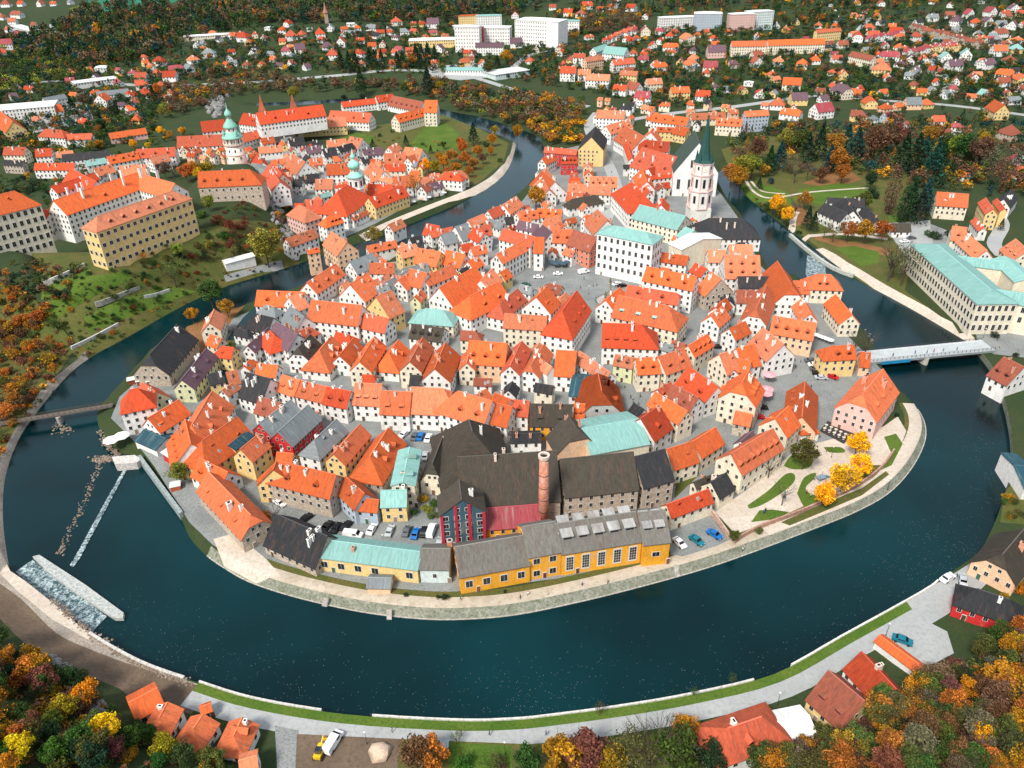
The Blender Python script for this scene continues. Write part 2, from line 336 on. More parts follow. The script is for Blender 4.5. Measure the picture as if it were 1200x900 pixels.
# playground park
rp('footpath', [(838,600),(895,560),(935,525),(985,512),(1035,500),(1052,488),(1062,505),(1050,540),(1020,560),(960,585),(900,612),(862,626)])
rp('lawn', [(876,592),(900,575),(920,556),(931,556),(928,568),(900,588),(880,596)], True); rp('lawn', [(918,546),(930,532),(952,536),(948,548),(930,550)], True)
rp('lawn', [(934,578),(942,560),(955,554),(955,560),(944,572),(955,580),(975,575),(965,592),(945,596)], True); rp('lawn', [(965,524),(985,524),(990,530),(972,530)], True)
rp('lawn', [(1036,512),(1050,508),(1058,520),(1045,545),(1030,552),(1044,530)]); rp('lawn', [(880,612),(890,598),(905,597),(925,600),(912,608)])
rp('rough_grass', [(915,612),(960,592),(1010,572),(1038,552),(1042,556),(1010,582),(960,602),(925,618)]); rp('rough_grass', [(1000,560),(1020,545),(1035,545),(1015,565)])
rp('paving', [(785,630),(830,600),(854,633),(840,640),(800,652),(786,650)])
rp('rough_grass', [(792,565),(820,556),(800,575),(790,585)])
# outer shore
reg('bank_stones', wpoly([(14,672),(30,684),(70,716),(105,745),(165,779),(233,802),(230,812),(180,800),(120,778),(60,742),(10,705),(-10,680),(-10,640),(0,640)]))
reg('footpath', wpoly([(6,655),(12,669),(30,681),(70,713),(105,742),(104,750),(60,725),(20,692),(0,672)]))
reg('dirt_track', ribbon([(-20,690),(10,712),(50,750),(100,775),(150,795),(235,822)], 8))
rp('dirt_track', [(125,795),(160,800),(180,812),(150,815)])
Bs = B2_w
jb = lambda u, v: min(range(len(Bs)), key=lambda i: (proj((*Bs[i], 0))[0] - u) ** 2 + (proj((*Bs[i], 0))[1] - v) ** 2)
reg('road', band(Bs[jb(230,800):jb(1105,677)], -7.5, -2.6)); reg('lawn', band(Bs[jb(233,800):jb(1082,694)], -2.7, .3)); 
rp('road', [(1060,702),(1105,680),(1145,655),(1160,640),(1185,655),(1150,690),(1110,720),(1085,735)]); rp('road', [(1045,745),(1075,722),(1110,740),(1118,765),(1090,780),(1050,765)])
rp('paving', [(322,850),(350,856),(350,900),(325,905)]); rp('dirt_track', [(348,860),(470,866),(470,902),(346,905)])
rp('rough_grass', [(470,866),(620,872),(800,858),(830,862),(830,905),(465,905)]); rp('lawn', [(525,870),(600,874),(600,900),(525,900)])
rp('rough_grass', [(1178,575),(1195,560),(1210,560),(1210,615),(1172,612)])
# one triangulation
pts = []; edges = []
def addloop(L, closed=True):
    o = len(pts); pts.extend([tuple(p[:2]) for p in L]); n = len(L)
    edges.extend([(o + i, o + (i + 1) % n) for i in range(n if closed else n - 1)])
addloop([(-3000, -60), (3000, -60), (3000, 4600), (-3000, 4600)])
addloop(RIV)
for nm, po, bb in REGIONS: addloop(po)
g = []
def grid(x0, x1, y0, y1, s, skip=None):
    for x in np.arange(x0, x1, s):
        for y in np.arange(y0, y1, s):
            if skip and skip[0] <= x < skip[1] and skip[2] <= y < skip[3]: continue
            g.append((x + random.uniform(-.25, .25) * s, y + random.uniform(-.25, .25) * s))
grid(-420, 420, 60, 640, 8); grid(-1300, 1300, -50, 1700, 28, (-420, 420, 60, 640)); grid(-2900, 2900, -50, 4500, 110, (-1300, 1300, -50, 1700))
pts += g
res = delaunay_2d_cdt([Vector(p) for p in pts], edges, [], 0, 1e-3)
V = np.array([tuple(v) for v in res[0]]); T = np.array([f for f in res[2] if len(f) == 3])
Cn = V[T].mean(1); water = inpoly(Cn, RIV)
T = T[~water]; Cn = Cn[~water]
Z = height(V)
cls = np.zeros(len(T), int); names = ['ground']
for nm, po, bb in REGIONS:
    if nm not in names: names.append(nm)
    s = np.where((Cn[:, 0] > bb[0]) & (Cn[:, 0] < bb[1]) & (Cn[:, 1] > bb[2]) & (Cn[:, 1] < bb[3]))[0]
    if len(s): cls[s[inpoly(Cn[s], po)]] = names.index(nm)
for k, nm in enumerate(names):
    tt = T[cls == k]
    if not len(tt): continue
    ids, inv = np.unique(tt, return_inverse=True); inv = inv.reshape(tt.shape)
    a = V[tt[:, 0]]; b = V[tt[:, 1]]; c = V[tt[:, 2]]
    cr = (b[:, 0] - a[:, 0]) * (c[:, 1] - a[:, 1]) - (b[:, 1] - a[:, 1]) * (c[:, 0] - a[:, 0]); inv[cr < 0] = inv[cr < 0][:, ::-1]
    me = pymesh(nm, [(V[i][0], V[i][1], Z[i]) for i in ids], [tuple(int(q) for q in f) for f in inv], [GM[nm]], None, True)
    tag(link(nm, me), kind='structure')
# bank walls
rz = height(RIV); vs = []; fs = []
for i, (x, y) in enumerate(RIV): vs += [(x, y, rz[i]), (x, y, -7)]
n = len(RIV)
for i in range(n): j = (i + 1) % n; fs.append((2 * i, 2 * j, 2 * j + 1, 2 * i + 1))
tag(link('river_bank', pymesh('river_bank', vs, fs, [GM['embankment']])), kind='structure')
me = pymesh('river', [(-900, 60, WATER), (900, 60, WATER), (900, 1150, WATER), (-900, 1150, WATER)], [(0, 1, 2, 3)], [MWATER])
tag(link('river', me), kind='structure')
me = pymesh('river_bed', [(-900, 60, -6.9), (900, 60, -6.9), (900, 1150, -6.9), (-900, 1150, -6.9)], [(0, 1, 2, 3)], [GM['ground']]); tag(link('river_bed', me), kind='structure')
# pale kerb wall along the outer bank
def wall_strip(name, line, w, z0, h, color, m, label, cat='wall', zf=None):
    A = line; B = offset(line, w); vs = []; fs = []; n = len(A)
    for i in range(n):
        z = zf if zf is not None else h1(*A[i])
        vs += [(*A[i], z + z0), (*A[i], z + h), (*B[i], z + h), (*B[i], z + z0)]
    for i in range(n - 1):
        o = 4 * i
        for k in range(4): fs.append((o + k, o + 4 + k, o + 4 + (k + 1) % 4, o + (k + 1) % 4))
    fs += [(0, 1, 2, 3), (4 * n - 1, 4 * n - 2, 4 * n - 3, 4 * n - 4)]
    o = link(name, pymesh(name, vs, fs, [m]), color=color); tag(o, label, cat); return o
wall_strip('river_wall', [tuple(p) for p in offset(Bs[jb(233,800):jb(405,837)], .5)], -.5, -4, .5, (.62, .6, .55), MSTONE, 'pale stone kerb wall along the lower left bank, west of the steps', zf=0)
wall_strip('river_wall', [tuple(p) for p in offset(Bs[jb(430,842):jb(907,790)], .5)], -.5, -4, .5, (.62, .6, .55), MSTONE, 'long pale stone kerb wall along the bottom bank of the river', zf=0)
wall_strip('river_wall', [tuple(p) for p in offset(Bs[jb(925,782):jb(1105,677)], .5)], -.5, -4, .5, (.62, .6, .55), MSTONE, 'pale stone kerb wall along the lower right bank beside the cars', zf=0)
wall_strip('river_wall', [tuple(p) for p in offset(Bs[jb(105,742):jb(230,800)], .4)], -.8, -4, .5, (.5, .48, .44), MSTONE, 'rough stone bank wall above the boulders at the lower left bend', zf=0)
wall_strip('river_wall', [tuple(unz(u, v, 0)[:2]) for u, v in smooth([(161,535),(185,568),(210,602)])], 1.3, -4, .3, (.3, .36, .36), MSTONE, 'straight grey pool wall slanting from the mill café to the shore', zf=0)
wall_strip('river_wall', [tuple(unz(u, v, 0)[:2]) for u, v in smooth([(925,272),(950,293),(975,310),(1000,320)])], 1.6, -4, 1, (.5, .5, .45), MSTONE, 'low concrete lock wall beside the upper right weir', zf=-2)
wall_strip('garden_wall', ribbon([(113,360),(150,345),(165,340)], .1)[:9], .8, -1, 1.8, (.36, .35, .3), MSTONE, 'grey stone retaining wall in the terraces under the castle')
wall_strip('garden_wall', [tuple(un(u, v)[:2]) for u, v in smooth([(52,334),(80,322),(105,310)])], .8, -1, 1.8, (.55, .52, .46), MSTONE, 'upper rubble terrace wall on the green slope below the yellow palace')
wall_strip('garden_wall', [tuple(un(u, v)[:2]) for u, v in smooth([(170,350),(185,347),(200,342)])], .8, -1, 1.8, (.55, .55, .5), MSTONE, 'grey wall stretch above the left river bank by the willow')
wall_strip('garden_wall', [tuple(un(u, v)[:2]) for u, v in smooth([(85,410),(110,398),(140,382)])], .8, -1, 1.8, (.5, .48, .46), MSTONE, 'lowest rubble wall on the bank left of the black barn')
wall_strip('river_kerb', [tuple(p) for p in offset(SOUTH, .05)], .45, -4, .25, (.5, .46, .4), MSTONE, 'narrow stone kerb at the water line round the old town shore', zf=-3)
wall_strip('brick_wall', [tuple(un(u, v)[:2]) for u, v in smooth([(860,640),(868,632),(895,618),(930,605),(970,588),(1010,568),(1035,548),(1048,530)])], .6, 0, 1.6, (.42, .24, .17), MSTONE, 'long low brick wall between the playground and the riverside path')
wall_strip('brick_wall', [tuple(un(u, v)[:2]) for u, v in smooth([(832,602),(843,617),(854,633)])], .6, 0, 2.2, (.5, .32, .26), MSTONE, 'pinkish wall at the right of the lot with two blue cars')
ROOFC = {'O': ((.66, .13, .034), 'bright orange'), 'S': ((.67, .21, .10), 'pale salmon'), 'R': ((.54, .07, .022), 'red orange'), 'B': ((.30, .085, .05), 'brown red'),
         'A': ((.17, .16, .14), 'weathered grey'), 'D': ((.058, .05, .038), 'dark brown'), 'K': ((.03, .032, .035), 'black'), 'G': ((.19, .21, .215), 'grey'), 'T': ((.22, .42, .38), 'green copper'), 'P': ((.14, .08, .10), 'purplish'),
         'M': ((.32, .05, .06), 'crimson'), 'W': ((.72, .72, .68), 'white'), 'N': ((.02, .07, .095), 'dark blue'), 'V': ((.045, .075, .062), 'dark green')}
WALLC = {'w': ((.82, .81, .77), 'white'), 'c': ((.78, .70, .54), 'cream'), 'y': ((.80, .58, .24), 'yellow'), 'o': ((.83, .38, .03), 'orange'), 'p': ((.76, .48, .42), 'pink'), 'b': ((.42, .50, .58), 'pale blue'),
         'r': ((.55, .03, .03), 'red'), 'g': ((.68, .70, .42), 'pale green'), 'n': ((.46, .38, .30), 'stone'), 's': ((.80, .52, .33), 'peach'), 'k': ((.07, .06, .055), 'dark'), 't': ((.62, .72, .70), 'grey white'), 'e': ((.70, .22, .13), 'terracotta'), 'v': ((.045, .10, .13), 'dark teal')}
KIND = {'houses of the old town inside the river loop': 'town_house', 'houses of the quarter below the castle': 'house', 'houses along the road out of town': 'house', 'large modern blocks in the suburbs': 'apartment_block'}
def make_unit_meshes():
    U = {}
    def win(pane):   # faces -Y, width 1, height 1
        m = MB(); m.box((0, .03, 0), (1.16, .14, 1.14), 0)
        if pane == 2:
            for s in (-1, 1): m.box((s * .245, -.03, 0), (.45, .06, .96), 1)
        elif pane == 1: m.box((0, -.03, 0), (.9, .06, .94), 1)
        else:
            for i in (-1, 0, 1):
                for j in range(5): m.box((i * .31, -.03, (j - 2) * .19), (.27, .06, .165), 1)
        return m.mesh('window', [MFRAME, MGLASS])
    U['w2'] = win(2); U['w1'] = win(1); U['wf'] = win(3)
    m = MB(); m.box((0, 0, .5), (1, .2, 1), 0); m.lathe([(.5, 0), (.5, .1)], 12, (0, 0, 0)); U['door'] = (lambda q: (q.box((0, 0, .5), (1, .16, 1), 0), q.box((0, -.06, .47), (.82, .12, .92), 1), q)[2])(MB()).mesh('door', [MFRAME, MPLAIN])
    m = MB(); m.box((0, 0, .46), (1, 1, .92), 0); m.box((0, 0, .95), (1.16, 1.16, .08), 0); m.box((0, 0, 1.0), (.6, .6, .04), 1); U['chimney'] = m.mesh('chimney', [MPLAIN, MDARK])
    # dormers: local: x along eave, -y down slope / outward, z up; 1 wide, body runs back into the roof
    m = MB(); v = [(-.5, 0, 0), (.5, 0, 0), (.5, 0, .75), (0, 0, 1.25), (-.5, 0, .75), (-.5, 1.6, 0), (.5, 1.6, 0), (.5, 1.6, .75), (0, 1.6, 1.25), (-.5, 1.6, .75)]
    m.add(v, [(0, 1, 2, 3, 4), (1, 6, 7, 2), (5, 0, 4, 9)], 0)
    r = [(-.62, -.15, .66), (0, -.15, 1.36), (.62, -.15, .66), (-.62, 1.6, .66), (0, 1.6, 1.36), (.62, 1.6, .66)]; r += [(a, b, c - .1) for a, b, c in r]
    m.add(r, [(0, 1, 4, 3), (1, 2, 5, 4), (0, 6, 7, 1), (1, 7, 8, 2), (6, 9, 10, 7), (7, 10, 11, 8), (0, 3, 9, 6), (2, 8, 11, 5)], 1)
    m.box((0, -.03, .42), (.62, .06, .6), 2); U['dormer'] = m.mesh('dormer', [MPLAIN, MROOF, MGLASS])
    m = MB(); v = [(-.5, 0, 0), (.5, 0, 0), (.5, 0, .6), (-.5, 0, .6), (-.5, 2.2, .1), (.5, 2.2, .1), (.5, 2.2, 1.2), (-.5, 2.2, 1.2)]
    m.add(v, [(0, 1, 2, 3), (1, 5, 6, 2), (4, 0, 3, 7)], 0); m.box((0, -.03, .3), (.8, .06, .4), 2)
    r = [(-.6, -.15, .58), (.6, -.15, .58), (.6, 2.3, 1.24), (-.6, 2.3, 1.24)]; r += [(a, b, c - .1) for a, b, c in r]
    m.add(r, [(0, 1, 2, 3), (7, 6, 5, 4), (0, 4, 5, 1), (1, 5, 6, 2), (3, 2, 6, 7), (0, 3, 7, 4)], 1); U['shed_dormer'] = m.mesh('dormer', [MPLAIN, MROOF, MGLASS])
    m = MB(); m.box((0, 0, .02), (1, 1.3, .12), 0); m.box((0, 0, .09), (.8, 1.1, .04), 1); U['skylight'] = m.mesh('skylight', [MFRAME, flat('skylight_glass', (.12, .2, .24), .1)])
    return U
UM = make_unit_meshes()
def child(name, me, par, mtx, color=None):
    o = bpy.data.objects.new(name, me); COL.objects.link(o); o.parent = par; o.matrix_local = mtx
    if color is not None: o.color = (*color, 1)
    return o
def TR(x, y, z, rz=0, rx=0, s=(1, 1, 1)):
    return Matrix.Translation((x, y, z)) @ Matrix.Rotation(rz, 4, 'Z') @ Matrix.Rotation(rx, 4, 'X') @ Matrix.Diagonal((*s, 1))
def house_geom(P, Q, E, he, tan=1.0, g=None):
    """ridge pixels P,Q and a pixel E on the near eave -> plan rectangle in metres"""
    c = un((P[0] + Q[0]) / 2, (P[1] + Q[1]) / 2, he + 4)
    gr = h1(c.x, c.y) if g is None else g
    def sol(hw, gr):
        zr = he + hw * tan; p = unz(*P, gr + zr); q = unz(*Q, gr + zr); e = unz(*E, gr + he)
        d = (q - p); d.z = 0; L = max(d.length, .5); d = d / L; nn = Vector((-d.y, d.x, 0)); return p, q, L, (e - p).dot(nn)
    for it in range(3 if g is None else 1):
        s0 = 1 if sol(.5, gr)[3] > 0 else -1; lo, hi = 1.2, 15.0
        if s0 * sol(lo, gr)[3] < lo: hw = 2.2
        elif s0 * sol(hi, gr)[3] > hi: hw = 8 if s0 * sol(8, gr)[3] > 8 and s0 * sol(hi, gr)[3] > 25 else hi
        else:
            for _ in range(24):
                hw = (lo + hi) / 2
                if s0 * sol(hw, gr)[3] > hw: lo = hw
                else: hi = hw
        p, q, L, w = sol(hw, gr); w = s0 * abs(w)
        if L > 75: q = p + (q - p) * 75 / L; L = 75
        m = (p + q) / 2
        if g is None: gr = h1(m.x, m.y)
    zr = he + hw * tan
    s = 1 if w > 0 else -1
    return p, q, L, hw, s, gr, he + hw * tan
def build_wing(root, inv, rec, main):
    P, Q, L, hw, s, gr, zr, he, rc, wc, ends, ex = rec
    # local frame: x along ridge, -y towards the visible eave side
    d = (Q - P); d.z = 0; d.normalize()
    ax, o0, o1, flip = d, P, Q, False
    nn = Vector((-d.y, d.x, 0)) * s            # towards eave E
    if Vector((d.x, d.y, 0)).cross(-nn).z < 0:  # keep right handed with +y = -nn
        o0, o1 = Q, P; d = -d; ends = ends[::-1]
    W = Matrix(((d.x, -nn.x, 0, o0.x), (d.y, -nn.y, 0, o0.y), (0, 0, 1, gr), (0, 0, 0, 1)))
    ml = inv @ W
    tan = (zr - he) / hw
    ext = [{'g': 0, 'h': hw, 'k': hw * .4}[e] for e in ends]
    for i, e in enumerate(ends):
        if e != 'g': ext[i] = min(ext[i], hw)
    dep = -3.0
    wcol = WALLC[wc][0]; wm = MSTONE if wc == 'n' else MWALL
    x0, x1 = -ext[0], L + ext[1]
    # wall
    v = []; f = []
    def prof(x, e):
        h = min(e, hw)
        if e >= hw - 1e-3: return [(x, -hw, dep), (x, -hw, he), (x, hw, he), (x, hw, dep)]
        if e < 1e-3: return [(x, -hw, dep), (x, -hw, he), (x, 0, zr), (x, hw, he), (x, hw, dep)]
        zc = zr - e * tan; return [(x, -hw, dep), (x, -hw, he), (x, -e, zc), (x, e, zc), (x, hw, he), (x, hw, dep)]
    a = prof(x0, ext[0]); b = prof(x1, ext[1])
    v = a + b; na = len(a); nb = len(b)
    f = [tuple(range(na)), tuple(range(na, na + nb))[::-1], (0, na, na + 1, 1), (na - 1, na - 2, na + nb - 2, na + nb - 1), (1, na + 1, na + nb - 2, na - 2)]
    child('wall', pymesh('wall', v, f, [wm]), root, ml, wcol)
    # roof slab
    o = .45; og = .3; eh = he - o * tan; up = .1
    def rend(x, e, sg):
        if e < 1e-3: X = x + sg * og; return [(X, -hw - o, eh), (X, 0, zr), (X, 0, zr), (X, hw + o, eh)], (X, 0, zr)
        if e >= hw - 1e-3: X = x + sg * o; return [(X, -hw - o, eh), (X, -hw - o, eh), (X, hw + o, eh), (X, hw + o, eh)], (x - sg * e, 0, zr)
        X = x + sg * og; zc = zr - (e + og) * tan; return [(X, -hw - o, eh), (X, -e - og, zc), (X, e + og, zc), (X, hw + o, eh)], (x - sg * e, 0, zr)
    A, r0 = rend(x0, ext[0], -1); Bv, r1 = rend(x1, ext[1], 1)
    vv = A + [r0] + Bv + [r1]; vv = [(x, y, z + up) for x, y, z in vv]; th = .28
    lo = [(x, y, z - th) for x, y, z in vv]; n = 10; V_ = vv + lo; F = []
    def face(ids):
        c = []
        for i in ids:
            if not c or (Vector(V_[i]) - Vector(V_[c[-1]])).length > 1e-3: c.append(i)
        if len(c) > 2 and (Vector(V_[c[0]]) - Vector(V_[c[-1]])).length < 1e-3: c.pop()
        if len(c) > 2: F.append(tuple(c))
    def quadrim(i, j): face((i, i + n, j + n, j))
    face((0, 5, 6, 9, 4, 1)); face((3, 2, 4, 9, 7, 8)); face((1, 4, 2)); face((6, 7, 9))
    face(tuple(k + n for k in (0, 1, 4, 9, 6, 5))); face(tuple(k + n for k in (3, 8, 7, 9, 4, 2)))
    for i, j in ((0, 5), (5, 6), (8, 3), (8, 7), (1, 0), (3, 2)): quadrim(i, j)
    if ext[0] < 1e-3: quadrim(4, 1); quadrim(2, 4)
    else: quadrim(2, 1)
    if ext[1] < 1e-3: quadrim(6, 9); quadrim(9, 7)
    else: quadrim(6, 7)
    rcol = ROOFC[rc][0]; q_ = random.Random(int(P.x * 31 + P.y * 17)).random()
    if rc in 'OSR':
        if q_ < .26: rcol = tuple(a * .82 + b * .18 for a, b in zip(rcol, (.50, .26, .17)))
        elif q_ < .46: rcol = tuple(a * .72 for a in rcol)
        elif q_ < .58: rcol = tuple(a * .6 + b * .4 for a, b in zip(rcol, (.26, .12, .08)))
    rm = MMETAL if rc in 'TWGMN' else MROOF
    roof = child('roof', pymesh('roof', V_, F, [rm]), root, ml, rcol)
    # ridge cap
    cols = tuple(min(1, c * 1.25 + .03) for c in rcol)
    if L > 1: child('ridge', UM['ridge'], roof, TR(L / 2, 0, zr + up, 0, 0, (L + (.5 if ext[0] < .1 else 0), .35, .22)), cols)
    rnd = random.Random(int(P.x * 13 + P.y * 7 + hw * 100))
    # chimneys
    ccol = rnd.choice([(.8, .78, .72), (.8, .78, .72), (.75, .6, .5), (.6, .3, .2)])
    nc = ex.get('c', (1 if L < 9 else 2 if L < 18 else 3) if rc not in 'WN' and he > 4 and main else 0)
    for k in range(nc):
        cx = rnd.uniform(.12, .88) * L; cy = rnd.choice([-1, -1, 1]) * rnd.uniform(.05, .5) * hw
        zt = zr - abs(cy) * tan; hh = rnd.uniform(.9, 1.7) + abs(cy) * tan * .5; sx, sy = rnd.uniform(.7, 1.0), rnd.uniform(.8, 1.7)
        if ex.get('tall'): hh += 3.5
        child('chimney', UM['chimney'], roof, TR(cx, cy, zt - .6, 0, 0, (sx, sy, hh + .6)), ccol)
    # dormers on the visible slope
    nd = ex.get('d', 0)
    if nd:
        kind = 'shed_dormer' if ex.get('s') else 'dormer'
        rows = ex.get('rows', 1); per = nd // rows
        for r in range(rows):
            for k in range(per):
                cx = (k + .5) / per * (L - .5); yy = -hw * ((.72 if rows == 1 else (.8, .42)[r])); z = zr - abs(yy) * tan
                w = min(ex.get('dw', 1.9), (L / per) * .62); yy = yy * (.8 if 'dw' in ex else 1); z = zr - abs(yy) * tan
                col = (.35, .6, .55) if ex.get('t') else (.38, .37, .35) if 'dw' in ex else rcol
                child('dormer', UM[kind], roof, TR(cx, yy, z + up - .05, 0, 0, (w, w * .8 / max(tan, .6), w * .8)), col)
    elif main and rc not in 'WNTK' and L > 5 and he > 4 and not ex.get('nd'):
        for k in range(rnd.choice([0, 1, 1, 2, 3]) if L > 7 else rnd.choice([0, 1])):
            cx = rnd.uniform(.1, .9) * L; sg = -1 if rnd.random() < .75 else 1; fr = rnd.uniform(.35, .8); yy = sg * hw * fr; z = zr - hw * fr * tan
            if rnd.random() < .45:
                child('skylight', UM['skylight'], roof, TR(cx, yy, z + up + .02, 0 if sg < 0 else math.pi, math.atan(tan), (.9, .9, 1)))
            else:
                child('dormer', UM['dormer' if rnd.random() < .5 else 'shed_dormer'], roof, TR(cx, yy, z + up - .05, 0 if sg < 0 else math.pi, 0, (1.25, 1 / max(tan, .6), 1.0)), rcol)
    return ml, x0, x1, hw, he, zr, tan, ext, W
RIDGE = MB(); RIDGE.box((0, 0, 0), (1, 1, 1)); UM['ridge'] = RIDGE.mesh('ridge', [MPLAIN])
def add_windows(root, geo, ex, wc, far=False):
    ml, x0, x1, hw, he, zr, tan, ext, W = geo
    if ex.get('nw'): return 0
    fh = ex.get('fh', 3.1); ns = max(1, int((he - .4) / fh)) if not ex.get('ns') else ex['ns']; fh = he / ns if ex.get('ns') else fh
    sides = [((x0, -hw), (1, 0), x1 - x0, 0), ((x1, -hw), (0, 1), 2 * hw, math.pi / 2), ((x1, hw), (-1, 0), x1 - x0, math.pi), ((x0, hw), (0, -1), 2 * hw, -math.pi / 2)]
    cnt = 0; sp = ex.get('sp', 3.0); ww = ex.get('ww', 1.12); wh = ex.get('wh', 1.55); um = UM[ex.get('wk', 'w2')]; best = None
    for si, (o, d, ln, rz) in enumerate(sides):
        nrm = Vector((d[1], -d[0], 0)); wn = (W.to_3x3() @ nrm)
        mid = W @ Vector((o[0] + d[0] * ln / 2, o[1] + d[1] * ln / 2, he * .6)); vd = (Vector((0, 0, H)) - mid).normalized()
        vis = wn.dot(vd)
        if vis < (-.15 if not far else .1): continue
        nb = max(1, int(ln / sp)) if ln > 2 else 0
        sp2 = ln / max(nb, 1)
        for b in range(nb):
            t = (b + .5) * sp2; px, py = o[0] + d[0] * t, o[1] + d[1] * t
            for s_ in range(ns):
                z = he - fh * (s_ + .5) + (0 if not ex.get('big') else 0)
                if z < .9: continue
                tp = W @ Vector((px + nrm.x * .8, py + nrm.y * .8, z))
                if blocked(tp, root): continue
                if cnt > 96: return cnt
                child('window', um, root, ml @ TR(px + nrm.x * .05, py + nrm.y * .05, z, rz, 0, (ww, 1, wh))); cnt += 1
            if vis > .15 and ns and (best is None or vis * ln > best[0]):
                tp = W @ Vector((px + nrm.x * .8, py + nrm.y * .8, 1))
                if b in (0, nb // 2) and not blocked(tp, root): best = (vis * ln, px + d[0] * sp2 * .5, py + d[1] * sp2 * .5, nrm, rz)
        if si in (1, 3) and ext[0 if si == 3 else 1] < hw * .6 and hw > 2.4:
            for k in ((-.22, .22) if hw > 3.5 else (0,)):
                z = he + (zr - he) * .28; px, py = (x1 if si == 1 else x0), k * hw * 1.0
                tp = W @ Vector((px + nrm.x * .8, py, z))
                if not blocked(tp, root): child('window', um, root, ml @ TR(px + nrm.x * .05, py, z, rz, 0, (ww * .85, 1, wh * .75))); cnt += 1
    if best and not far:
        _, px, py, nrm, rz = best
        child('door', UM['door'], root, ml @ TR(px + nrm.x * .06, py + nrm.y * .06, 0, rz, 0, (1.3, 1, 2.3)), random.choice([(.2, .08, .03), (.1, .05, .03), (.05, .12, .08), (.25, .2, .15)]))
    return cnt
class _B: n = -1
def blocked(p, root=None, grow=0.0):
    if _B.n != len(FOOT):
        _B.n = len(FOOT); _B.M = np.array([[list(r) for r in f[1]][:3] for f in FOOT]); _B.a = np.array([f[2] for f in FOOT]); _B.b = np.array([f[3] for f in FOOT]); _B.w = np.array([f[4] for f in FOOT]); _B.t = np.array([f[5] for f in FOOT]); _B.r = [f[0].name for f in FOOT]; _B.id = {}
        for i, f in enumerate(FOOT): _B.id.setdefault(f[0].name, []).append(i)
    q = _B.M @ np.array([p.x, p.y, p.z, 1.0])
    k = (q[:, 0] > _B.a - grow) & (q[:, 0] < _B.b + grow) & (np.abs(q[:, 1]) < _B.w + grow) & (q[:, 2] < _B.t)
    if root is not None:
        for i in _B.id.get(root.name, []): k[i] = False
    return bool(k.any())
FOOT = []
TILES = {'A': (100,330,6), 'B': (250,200,6), 'Y': (400,200,6), 'C': (250,330,6), 'D': (400,330,6), 'E': (550,330,6), 'F': (700,330,6), 'G': (850,330,6), 'H': (1000,330,6),
 'I': (100,450,6), 'J': (250,450,6), 'K': (400,450,6), 'L': (550,450,6), 'M': (700,450,6), 'N': (850,450,6), 'O': (250,560,6), 'Q': (400,560,6), 'R': (550,560,6), 'S': (700,560,6),
 'U': (550,200,6), 'V': (700,200,6), 'W': (850,200,6), 'X': (1000,200,6), 'a': (0,0,4), 'b': (300,0,4), 'c': (600,0,4), 'd': (900,0,4), 'l': (0,200,4), 'e': (0,650,3.6), 'f': (300,675,4), 'g': (600,675,4), 'h': (900,675,4), 'z': (1000,500,4.5)}
def parse_houses(txt):
    t = None; recs = []
    for ln in txt.strip().splitlines():
        ln = ln.split('#')[0].strip()
        if not ln: continue
        if ln.startswith('@'): t = TILES[ln[1:].strip()]; continue
        plus = ln.startswith('+'); ln = ln.lstrip('+ ')
        w = ln.split(); n = list(map(float, w[:7])); rc, wc = w[7], w[8]; ends = 'gg'; ex = {}
        for q in w[9:]:
            if '=' in q: k, v_ = q.split('='); ex[k] = (v_ if k in ('wk', 'name', 'label') else float(v_) if '.' in v_ else int(v_))
            elif q in ('gg', 'gh', 'hg', 'hh', 'kg', 'gk', 'kk', 'kh', 'hk'): ends = q
            else: ex[q] = 1
        cv = lambda x, y: (t[0] + x / t[2], t[1] + y / t[2])
        recs.append((plus, cv(n[0], n[1]), cv(n[2], n[3]), cv(n[4], n[5]), n[6], rc, wc, ends, ex))
    return recs
def build_houses(recs, group, far=False):
    things = []
    for plus, P, Q, E, he, rc, wc, ends, ex in recs:
        tan = ex.get('tan', 1.0); p, q, L, hw, s, gr, zr = house_geom(P, Q, E, he, tan, ex.get('g'))
        wing = (p, q, L, hw, s, gr, zr, he, rc, wc, ends, ex)
        if plus: things[-1][1].append(wing)
        else: things.append([None, [wing], P, Q, E])
    out = []
    for th in things:
        _, wings, P, Q, E = th; p, q, L, hw, s, gr, zr, he, rc, wc, ends, ex = wings[0]
        d = q - p; c = (p + q) / 2; root = empty('house', (c.x, c.y, gr), math.atan2(d.y, d.x))
        inv = (Matrix.Translation((c.x, c.y, gr)) @ Matrix.Rotation(math.atan2(d.y, d.x), 4, 'Z')).inverted()
        geos = []
        for i, w in enumerate(wings):
            geo = build_wing(root, inv, w, True); geos.append((geo, w[11], w[9])); FOOT.append((root, geo[8].inverted(), geo[1] + .3, geo[2] - .3, geo[3] - .3, geo[4] + 1))
        nm = ex.get('name', KIND.get(group, 'house')); root.name = nm
        lenm = L + sum({'g': 0, 'h': hw, 'k': hw * .4}[e] for e in ends)
        size = 'small ' if lenm * hw * 2 < 70 else 'long ' if lenm > 5.2 * hw else 'large ' if lenm * hw * 2 > 330 else ''
        shape = {'gg': 'gabled', 'hh': 'hipped'}.get(ends, 'half hipped')
        if 'label' in ex: tag(root, ex['label'].replace('_', ' '), nm.replace('_', ' '), group)
        else:
            u, v = proj(c + Vector((0, 0, he)))
            REG.append((root, 'house', u, v, f"{size}{WALLC[wc][1]} house with {ROOFC[rc][1]} {shape} roof", c)); tag(root, None, nm.replace('_', ' '), group)
        out.append((root, geos, far))
    return out
